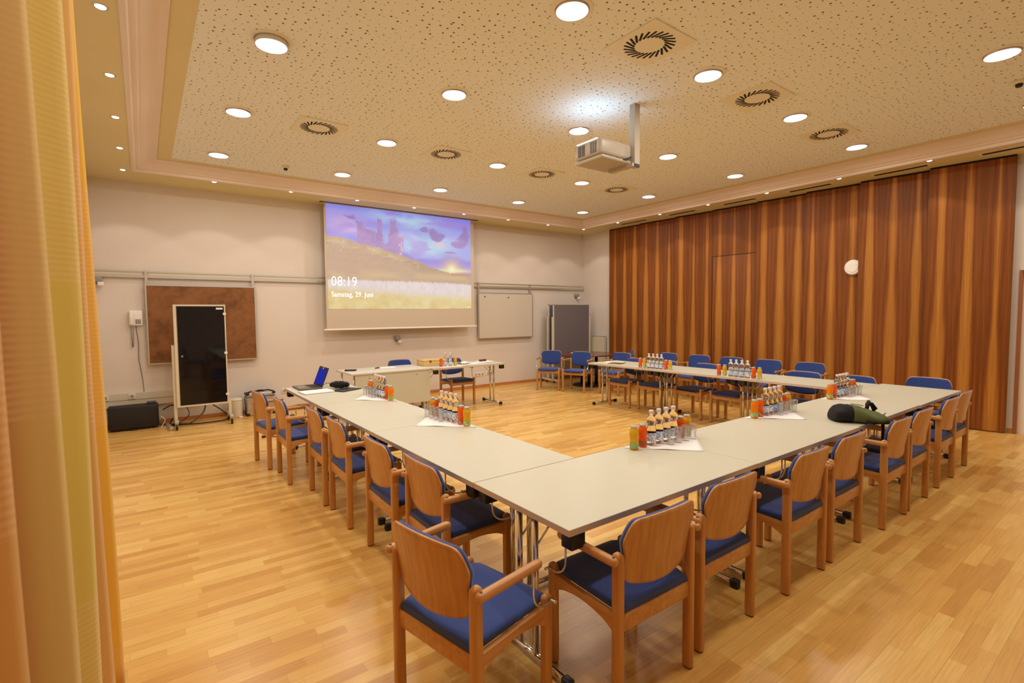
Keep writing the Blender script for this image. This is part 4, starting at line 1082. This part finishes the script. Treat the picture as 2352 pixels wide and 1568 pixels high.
# ------------------------------------------------------------------ curtain
crest = [(2.62, -0.150), (2.32, -0.150), (1.96, -0.155), (1.52, -0.172), (1.14, -0.182), (0.80, -0.19), (0.45, -0.19), (0.10, -0.19), (-0.25, -0.19)]
path = []     # (x, y, fold coordinate)
path.append((-0.30, 2.72, 0.0))
for i, (cy_, cx_) in enumerate(crest[:-1]):
    ny, nx = crest[i+1]
    yv = (cy_+ny)/2
    M_ = 18
    for q in range(M_):
        t_ = q/M_
        y_ = cy_+(ny-cy_)*t_
        x_ = cx_+(nx-cx_)*t_-0.16*(0.5-0.5*math.cos(2*PI*t_))**0.8
        path.append((x_, y_+0.035*math.sin(2*PI*t_), i+0.5+t_))
NZc = 40
rows = []
for j in range(NZc+1):
    z = 0.025+(ZS-0.03)*j/NZc
    fl_ = 1-j/NZc
    amp = 0.80+0.25*fl_
    row = []
    for (x_, y_, u_) in path:
        xx = -0.24+(x_+0.24)*amp+0.010*math.sin(z*1.3+u_*2.0)+0.012*fl_
        row.append((xx, y_+0.012*math.sin(z*1.1+u_*3.1), z))
    rows.append(row)
npth = len(path)
mb = MB()
vs = [p for r_ in rows for p in r_]
fs = [(j*npth+i, j*npth+i+1, (j+1)*npth+i+1, (j+1)*npth+i) for j in range(NZc) for i in range(npth-1)]
mb.add(vs, fs, True)
cu = mb.obj('curtain', M_CURT)
uvl = cu.data.uv_layers.new(name='UVMap')
for p in cu.data.polygons:
    for li in p.loop_indices:
        vi = cu.data.loops[li].vertex_index
        uvl.data[li].uv = (path[vi % npth][2], cu.data.vertices[vi].co.z)
sm_ = cu.modifiers.new('thickness', 'SOLIDIFY'); sm_.thickness = 0.003
tag(cu, 'yellow and orange striped curtain hanging at the left edge, softly blurred', 'curtain')

# ------------------------------------------------------------------ table settings
TZ = 0.73
def make_water():
    t = thing('water_bottle', 'x', 'bottle')
    MB().lathe([(0.026, 0.0), (0.030, 0.004), (0.0315, 0.02), (0.0315, 0.085), (0.029, 0.105), (0.023, 0.122), (0.024, 0.130), (0.0305, 0.148), (0.0315, 0.158), (0.028, 0.172), (0.018, 0.188), (0.013, 0.198), (0.0125, 0.206)], n=20).obj('bottle_body', M_WATER, t)
    MB().lathe([(0.0145, 0.204), (0.015, 0.206), (0.015, 0.222), (0.013, 0.224)], n=16).obj('cap', M_CAPW, t)
    MB().lathe([(0.0319, 0.026), (0.0321, 0.027), (0.0321, 0.080), (0.0319, 0.081)], n=20, cap0=False, cap1=False).obj('paper_label', M_LABW, t)
    return t
def make_juice(name, mat_l, mat_b):
    t = thing(name, 'x', 'bottle')
    MB().lathe([(0.024, 0.0), (0.0275, 0.004), (0.0275, 0.045), (0.025, 0.060), (0.0245, 0.068), (0.029, 0.088), (0.0295, 0.104), (0.026, 0.120), (0.020, 0.130), (0.0195, 0.134)], n=20).obj('bottle_body', mat_l, t)
    MB().lathe([(0.0205, 0.133), (0.0215, 0.134), (0.0215, 0.145), (0.018, 0.147)], n=18).obj('lid', M_CAPS, t)
    MB().lathe([(0.0279, 0.012), (0.0281, 0.013), (0.0281, 0.042), (0.0279, 0.043)], n=20, cap0=False, cap1=False).obj('paper_label', mat_b, t)
    return t
def make_glass():
    t = thing('drinking_glass', 'x', 'glass')
    MB().lathe([(0.001, 0.001), (0.021, 0.001), (0.0225, 0.006), (0.020, 0.030), (0.021, 0.050), (0.0265, 0.080), (0.0285, 0.102), (0.0270, 0.103), (0.0250, 0.080), (0.0195, 0.052), (0.0185, 0.032), (0.019, 0.014), (0.001, 0.012)], n=20).obj('glass_body', M_GLASS, t)
    return t
WB = make_water(); JY = make_juice('juice_bottle', M_YELLOW, M_LABG); JO = make_juice('juice_bottle', M_ORANGE, M_LABO); JG = make_juice('juice_bottle', M_ORANGE2, M_LABG); GL = make_glass()
JM = {'Y': (JY, 'yellow juice bottle with green label'), 'O': (JO, 'orange-red juice bottle'), 'G': (JG, 'orange juice bottle with green label')}
nap_i = 0
def napkin(p0, p1, ap, label, seed):
    """a thin folded paper cloth: triangle p0, p1, apex with slightly lifted corners"""
    rs_ = random.Random(seed); Nn = 14
    pts = {}; vs = []; fs = []
    for i in range(Nn+1):
        for j in range(Nn+1-i):
            a = i/Nn; b_ = j/Nn; c = 1-a-b_
            x_ = p0[0]*c+p1[0]*a+ap[0]*b_; y_ = p0[1]*c+p1[1]*a+ap[1]*b_
            edge = min(a, b_, c)
            lift = 0.0012
            if edge < 0.05: lift += 0.004*max(0, math.sin((a*7+b_*9)+seed))
            pts[(i, j)] = len(vs); vs.append((x_, y_, TZ+lift))
    for i in range(Nn):
        for j in range(Nn-i):
            fs.append((pts[(i, j)], pts[(i+1, j)], pts[(i, j+1)]))
            if (i, j+1) in pts and (i+1, j+1) in pts: fs.append((pts[(i+1, j)], pts[(i+1, j+1)], pts[(i, j+1)]))
    # face normals up
    a = Vector(vs[fs[0][0]]); nrm = (Vector(vs[fs[0][1]])-a).cross(Vector(vs[fs[0][2]])-a)
    if nrm.z < 0: fs = [tuple(reversed(f)) for f in fs]
    o = MB().add(vs, fs, True).obj('napkin', M_NAPKIN)
    m_ = o.modifiers.new('thickness', 'SOLIDIFY'); m_.thickness = 0.001; m_.offset = 1
    tag(o, label, 'napkin', 'white paper napkins under the bottles')
def setting(start, d, n, hyp0, hyp1, apex, place, juices, gside, gl=(0.27, 0.35, 0.43, 0.51), goff=0.075, seed=1, rev=False):
    napkin(hyp0, hyp1, apex, 'white folded paper napkin ' + place, seed)
    def P(s_, off=0.0): return (start[0]+d[0]*s_+n[0]*off, start[1]+d[1]*s_+n[1]*off, TZ+0.003)
    side = ('left', 'right') if not rev else ('right', 'left')
    od = ['leftmost', 'second from left', 'third from left', 'rightmost']
    if rev: od = od[::-1]
    for k, s_ in enumerate((0.0, 0.082)):
        J, nm = JM[juices[k]]
        dup(J, P(s_), random.random()*6, '%s, %s %s one on napkin %s' % (nm, ('outer' if k == 0 else 'inner'), side[0], place), 'juice bottles on the tables')
    for k in range(4):
        dup(WB, P(0.166+0.076*k), random.random()*6, '%s of four water bottles on the napkin %s' % (od[k], place), 'water bottles on the tables')
    for k, s_ in enumerate((0.475, 0.55)):
        J, nm = JM[juices[2+k]]
        dup(J, P(s_), random.random()*6, '%s, %s %s one on napkin %s' % (nm, ('inner' if k == 0 else 'outer'), side[1], place), 'juice bottles on the tables')
    for k, s_ in enumerate(gl):
        dup(GL, P(s_, goff), random.random()*6, '%s of four empty glasses on the napkin %s' % (od[k], place), 'empty glasses on the tables')
setting((1.952, 4.69), (0, 1), (-1, 0), (1.99, 4.604), (1.99, 5.33), (1.675, 4.96), 'next to the laptop', 'GOGG', 1, seed=1, rev=True)
setting((1.950, 3.235), (0, 1), (-1, 0), (1.985, 3.15), (1.985, 3.87), (1.645, 3.49), 'in mid left row', 'YOOY', 1, seed=2, rev=True)
setting((2.433, 2.030), (1, 0), (0, -1), (2.40, 2.09), (3.145, 2.10), (2.728, 1.735), 'by the near corner', 'YOOY', 1, (0.27, 0.35, 0.43, 0.51), seed=3)
setting((3.910, 2.045), (1, 0), (0, -1), (3.834, 2.095), (4.53, 2.095), (4.166, 1.761), 'in mid front row', 'GOOY', 1, (0.27, 0.35, 0.44, 0.51), seed=4)
setting((5.315, 2.045), (1, 0), (0, -1), (5.237, 2.10), (5.93, 2.10), (5.542, 1.768), 'beyond the backpack', 'GOGO', 1, (0.27, 0.35, 0.43, 0.51), seed=5)
setting((6.215, 5.07), (0, -1), (1, 0), (6.17, 5.20), (6.17, 4.45), (6.50, 4.82), 'at the far row left', 'OYOY', -1, (0.14, 0.22, 0.30, 0.38), seed=6)
setting((6.215, 3.745), (0, -1), (1, 0), (6.17, 3.87), (6.17, 3.13), (6.50, 3.50), 'at the far row right', 'OYOY', -1, (0.14, 0.22, 0.30, 0.38), seed=7)
# side table drinks
napkin((3.72, 7.06), (4.36, 7.06), (4.0, 7.36), 'white paper napkin on the side table by the wooden box', 8)
dup(JO, (3.87, 7.20, TZ+0.003), 0, 'orange-red juice bottle on the side table by the wooden box')
dup(WB, (3.95, 7.21, TZ+0.003), 0, 'left water bottle on the side table')
dup(WB, (4.035, 7.19, TZ+0.003), 0, 'right water bottle on the side table')
dup(JY, (4.12, 7.18, TZ+0.003), 0, 'yellow juice bottle on the side table')
# wooden box
wx = thing('wooden_box', 'pale wooden box with metal clasp at the desk end of the side table', 'box', (3.87, 7.545, TZ+0.001))
MB().rbox(-0.20, 0.24, -0.13, 0.14, 0.0, 0.075, 0.003).obj('box_body', M_BIRCH, wx)
MB().rbox(-0.20, 0.24, -0.13, 0.14, 0.077, 0.103, 0.003).obj('box_lid', M_BIRCH, wx)
MB().box(-0.10, -0.06, -0.134, -0.130, 0.055, 0.095).obj('clasp', M_CHROME, wx)
def sheet(name, x, y, w_, h_, rz, label, mat=M_PAPER, th=0.002, z=TZ, cat='paper', dz=0.0005):
    t = MB().box(-w_/2, w_/2, -h_/2, h_/2, 0, th).obj(name, mat, None, (x, y, z+dz)); t.rotation_euler = (0, 0, rz)
    return tag(t, label, cat)
def crumple(x, y, w_, h_, rz, label):
    rs_ = random.Random(5); n = 8; vs = []; fs = []
    for j in range(n+1):
        for i in range(n+1):
            u, v = i/n-0.5, j/n-0.5
            vs.append((u*w_, v*h_, 0.006+0.045*abs(math.sin(u*5+1)*math.cos(v*4))*(0.6+0.4*rs_.random())))
    for j in range(n):
        for i in range(n): a = j*(n+1)+i; fs.append((a, a+1, a+n+2, a+n+1))
    o = MB().add(vs, fs, False).obj('crumpled_paper', M_PAPER, None, (x, y, TZ)); o.rotation_euler = (0, 0, rz)
    m_ = o.modifiers.new('thickness', 'SOLIDIFY'); m_.thickness = 0.001; m_.offset = 1
    tag(o, label, 'paper')
crumple(4.42, 7.42, 0.24, 0.17, 0.4, 'crumpled white paper on the side table')
sheet('paper_sheet', 4.62, 7.36, 0.30, 0.21, 0.15, 'flat white sheet on the side table beside the notebook')
nb_ = thing('notebook', 'white notebook with dark edge at the right end of the side table', 'notebook', (4.84, 7.40, TZ+0.0005), 0.1)
MB().box(-0.15, 0.15, -0.105, 0.105, 0, 0.003).obj('back_cover', M_BLACK, nb_)
MB().box(-0.147, 0.15, -0.103, 0.103, 0.003, 0.014).obj('pages', M_PAPER, nb_)
gc = thing('glasses_case', 'dark brown spectacle case lying on the notebook', 'case', (4.83, 7.44, TZ+0.015), 0.15)
MB().rbox(-0.075, 0.075, -0.028, 0.028, 0.0, 0.034, 0.014, 3).obj('case_shell', simple('brown_leather', rgb(84, 40, 28), 0.4), gc)
# desk items
sheet('paper_sheet', 3.12, 7.60, 0.24, 0.17, -0.1, 'white sheet on the grey presenter desk', z=0.738)
pn = MB().rbox(-0.05, 0.05, -0.008, 0.008, 0, 0.016, 0.005).obj('marker_pen', M_BLACK, None, (2.95, 7.60, 0.7385)); pn.rotation_euler = (0, 0, 0.5); tag(pn, 'black marker pen left of the paper on the presenter desk', 'pen')
rc = thing('remote_handset', 'black remote handset at the left end of the presenter desk', 'remote', (2.50, 7.52, 0.7385), -0.5)
MB().rbox(-0.085, 0.085, -0.035, 0.035, 0, 0.022, 0.009).obj('handset_body', M_BLACK, rc)
MB().box(-0.045, 0.0, -0.015, 0.015, 0.022, 0.0235).obj('handset_display', M_GREYP, rc)
# magazines at the far row's end
sheet('magazine', 6.50, 5.86, 0.22, 0.30, 0.5, 'open white brochure at the left end of the far row', th=0.004)
sheet('magazine', 6.40, 5.72, 0.21, 0.24, 0.35, 'dark printed magazine lying on the brochure, far row', mat=mat_label('magazine_print', rgb(60, 60, 30), rgb(170, 160, 90), rgb(90, 70, 40)), th=0.004, dz=0.005)
# laptop
lp = thing('laptop', 'open laptop with plain blue display on the left table end', 'laptop', (1.52, 6.13, TZ), 0.0)
MB().rbox(-0.125, 0.125, -0.18, 0.18, 0.001, 0.018, 0.004).obj('laptop_base', simple('laptop_grey', rgb(112, 100, 92), 0.35, 0.3), lp)
mb = MB()
for a in range(5):
    for b_ in range(14): mb.box(0.012+a*0.019, 0.028+a*0.019, -0.16+b_*0.0228, -0.141+b_*0.0228, 0.018, 0.0195)
mb.obj('keyboard', M_BLACK, lp)
MB().box(-0.10, -0.03, -0.05, 0.05, 0.018, 0.0185).obj('touchpad', M_GREYP, lp)
sc_ = MB().rbox(-0.004, 0.004, -0.18, 0.18, 0.0, 0.232, 0.003).obj('laptop_screen', M_BLACK, lp, (0.122, 0, 0.018)); sc_.rotation_euler = (0, math.radians(21), 0)
MB().box(-0.0055, -0.0045, -0.165, 0.165, 0.022, 0.205).obj('display_panel', M_LAPSCR, sc_)
MB().box(-0.0055, -0.004, -0.012, 0.012, 0.205, 0.228).obj('camera_tape', M_WHITEP, sc_)
# papers, pouch, folder, puck
nb2 = thing('writing_pad', 'white writing pad in front of the laptop', 'notepad', (1.52, 5.73, TZ+0.0005), 0.05)
MB().box(-0.16, 0.16, -0.12, 0.12, 0, 0.012).obj('pages', M_PAPER, nb2)
MB().box(-0.162, 0.162, -0.122, 0.122, -0.0004, 0.002).obj('back_cover', M_BLACK, nb2)
pp = MB().tube([(-0.075, 0, 0.006), (0.075, 0, 0.006)], 0.0045, 8).obj('pen', M_CHROME, None, (1.50, 5.875, TZ+0.0003)); pp.rotation_euler = (0, 0, 0.3); tag(pp, 'silver pen between laptop and writing pad', 'pen')
pc = thing('soft_pouch', 'bulky black soft pouch standing beside the laptop', 'pouch', (1.815, 5.86, TZ+0.001), 0.9)
rings = []
for q in range(13):
    t_ = q/12; y_ = -0.11+0.22*t_; k_ = math.sin(PI*(0.06+0.88*t_))**0.45*(1+0.08*math.sin(q*1.7))
    rings.append([(0.045*k_*math.cos(2*PI*j/16), y_, 0.040+0.040*k_*math.sin(2*PI*j/16)*(0.95 if math.sin(2*PI*j/16) < 0 else 1.1)) for j in range(16)])
MB().loft(rings).obj('pouch_body', M_BLKFAB, pc)
MB().tube([(0, -0.10, 0.075), (0, -0.05, 0.086), (0, 0.05, 0.086), (0, 0.10, 0.075)], 0.003, 6).obj('zipper', M_GREYP, pc)
fo = MB().rbox(-0.10, 0.10, -0.14, 0.14, 0, 0.010, 0.003).obj('tablet_computer', M_BLACK, None, (1.83, 5.68, TZ+0.0005)); fo.rotation_euler = (0, 0, -1.1); tag(fo, 'flat black tablet lying right of the pouch', 'tablet')
pk = MB().rbox(-0.045, 0.045, -0.03, 0.03, 0, 0.022, 0.005).obj('power_adapter', M_BLACK, None, (1.93, 6.20, TZ+0.0005)); tag(pk, 'small black adapter at the inner table edge behind the pouch', 'adapter')
cable('power_cable', [(1.66, 6.05, TZ+0.02), (1.74, 6.05, TZ+0.05), (1.78, 6.02, TZ+0.006), (1.88, 6.15, TZ+0.006), (1.90, 6.18, TZ+0.01)], 0.003, M_CABLE, 'thin black cable from the laptop to the adapter')
cable('power_cable', [(1.23, 7.09, 0.01), (1.32, 7.06, 0.005), (1.5, 7.03, 0.005), (1.75, 6.9, 0.005), (1.9, 6.6, 0.005)], 0.005, M_CABLE, 'black extension lead on the floor behind the far left chair')
hd = MB().rbox(-0.022, 0.022, -0.016, 0.016, 0, 0.028, 0.006).obj('plug_socket', M_BLACK, None, (1.205, 7.10, 0.0)); hd.rotation_euler = (0, 0, 0.3); tag(hd, 'black coupling plug on the floor left of the laptop table', 'plug')

# backpack lying across the table edge
bp = thing('backpack', 'olive green and black backpack lying on the front table edge', 'backpack', (4.38, 1.49, TZ), 0.47)
def bag(y0, y1, mat, name, n=16, par=bp, kw=1.0):
    rings = []
    for q in range(n+1):
        t_ = y0+(y1-y0)*q/n            # 0..1 along the bag
        y_ = 0.19-0.39*t_
        end = min(1, math.sqrt(max(0.0, 1-((t_-0.5)/0.515)**8)))
        hgt = (0.125+0.02*math.sin(t_*5))*end*(1-0.25*t_)
        wid = (0.124+0.012*math.sin(t_*9+1))*end
        ring = []
        for j in range(24):
            a = 2*PI*j/24; c, s_ = math.cos(a), math.sin(a)
            x_ = wid*math.copysign(abs(c)**0.75, c)*kw+0.02*t_
            z_ = hgt*0.5*(1+math.copysign(abs(s_)**0.8, s_))*kw
            if s_ > 0: z_ += 0.010*math.sin(x_*38+t_*11)*end
            ring.append((x_, y_+0.05*c*0.3, max(0.0015, z_)))
        rings.append(ring)
    return MB().loft(rings).obj(name, mat, par)
bag(0.0, 0.36, M_BLKFAB, 'bag_base', kw=1.01)
bag(0.36, 1.0, M_GREEN, 'bag_body')
MB().tube([(0.018, 0.045, 0.143), (0.032, 0.0, 0.138), (0.041, -0.045, 0.129)], 0.003, 6).obj('zipper', M_BLACK, bp)
mb = MB()
mb.tube([(0.054, -0.072, 0.1), (0.081, -0.077, 0.141), (0.117, -0.09, 0.154), (0.126, -0.117, 0.124), (0.09, -0.126, 0.091)], 0.014, 8)
mb.tube([(0.027, -0.063, 0.108), (0.045, -0.081, 0.149), (0.081, -0.108, 0.145), (0.099, -0.14, 0.1)], 0.013, 8)
mb.obj('shoulder_strap', M_BLKFAB, bp)
MB().tube([(-0.11, -0.05, 0.03), (-0.12, -0.10, 0.02), (-0.06, -0.14, 0.03), (-0.02, -0.165, 0.015), (-0.02, -0.172, -0.04), (-0.02, -0.17, -0.16), (-0.02, -0.168, -0.26)], 0.011, 8).obj('hanging_strap', M_BLKFAB, bp)
MB().tube([(0.09, -0.19, 0.06), (0.11, -0.21, 0.07), (0.13, -0.20, 0.05), (0.12, -0.19, 0.035)], 0.004, 6).obj('buckle', M_CHROME, bp)
bp.scale = (0.93, 0.93, 0.93)
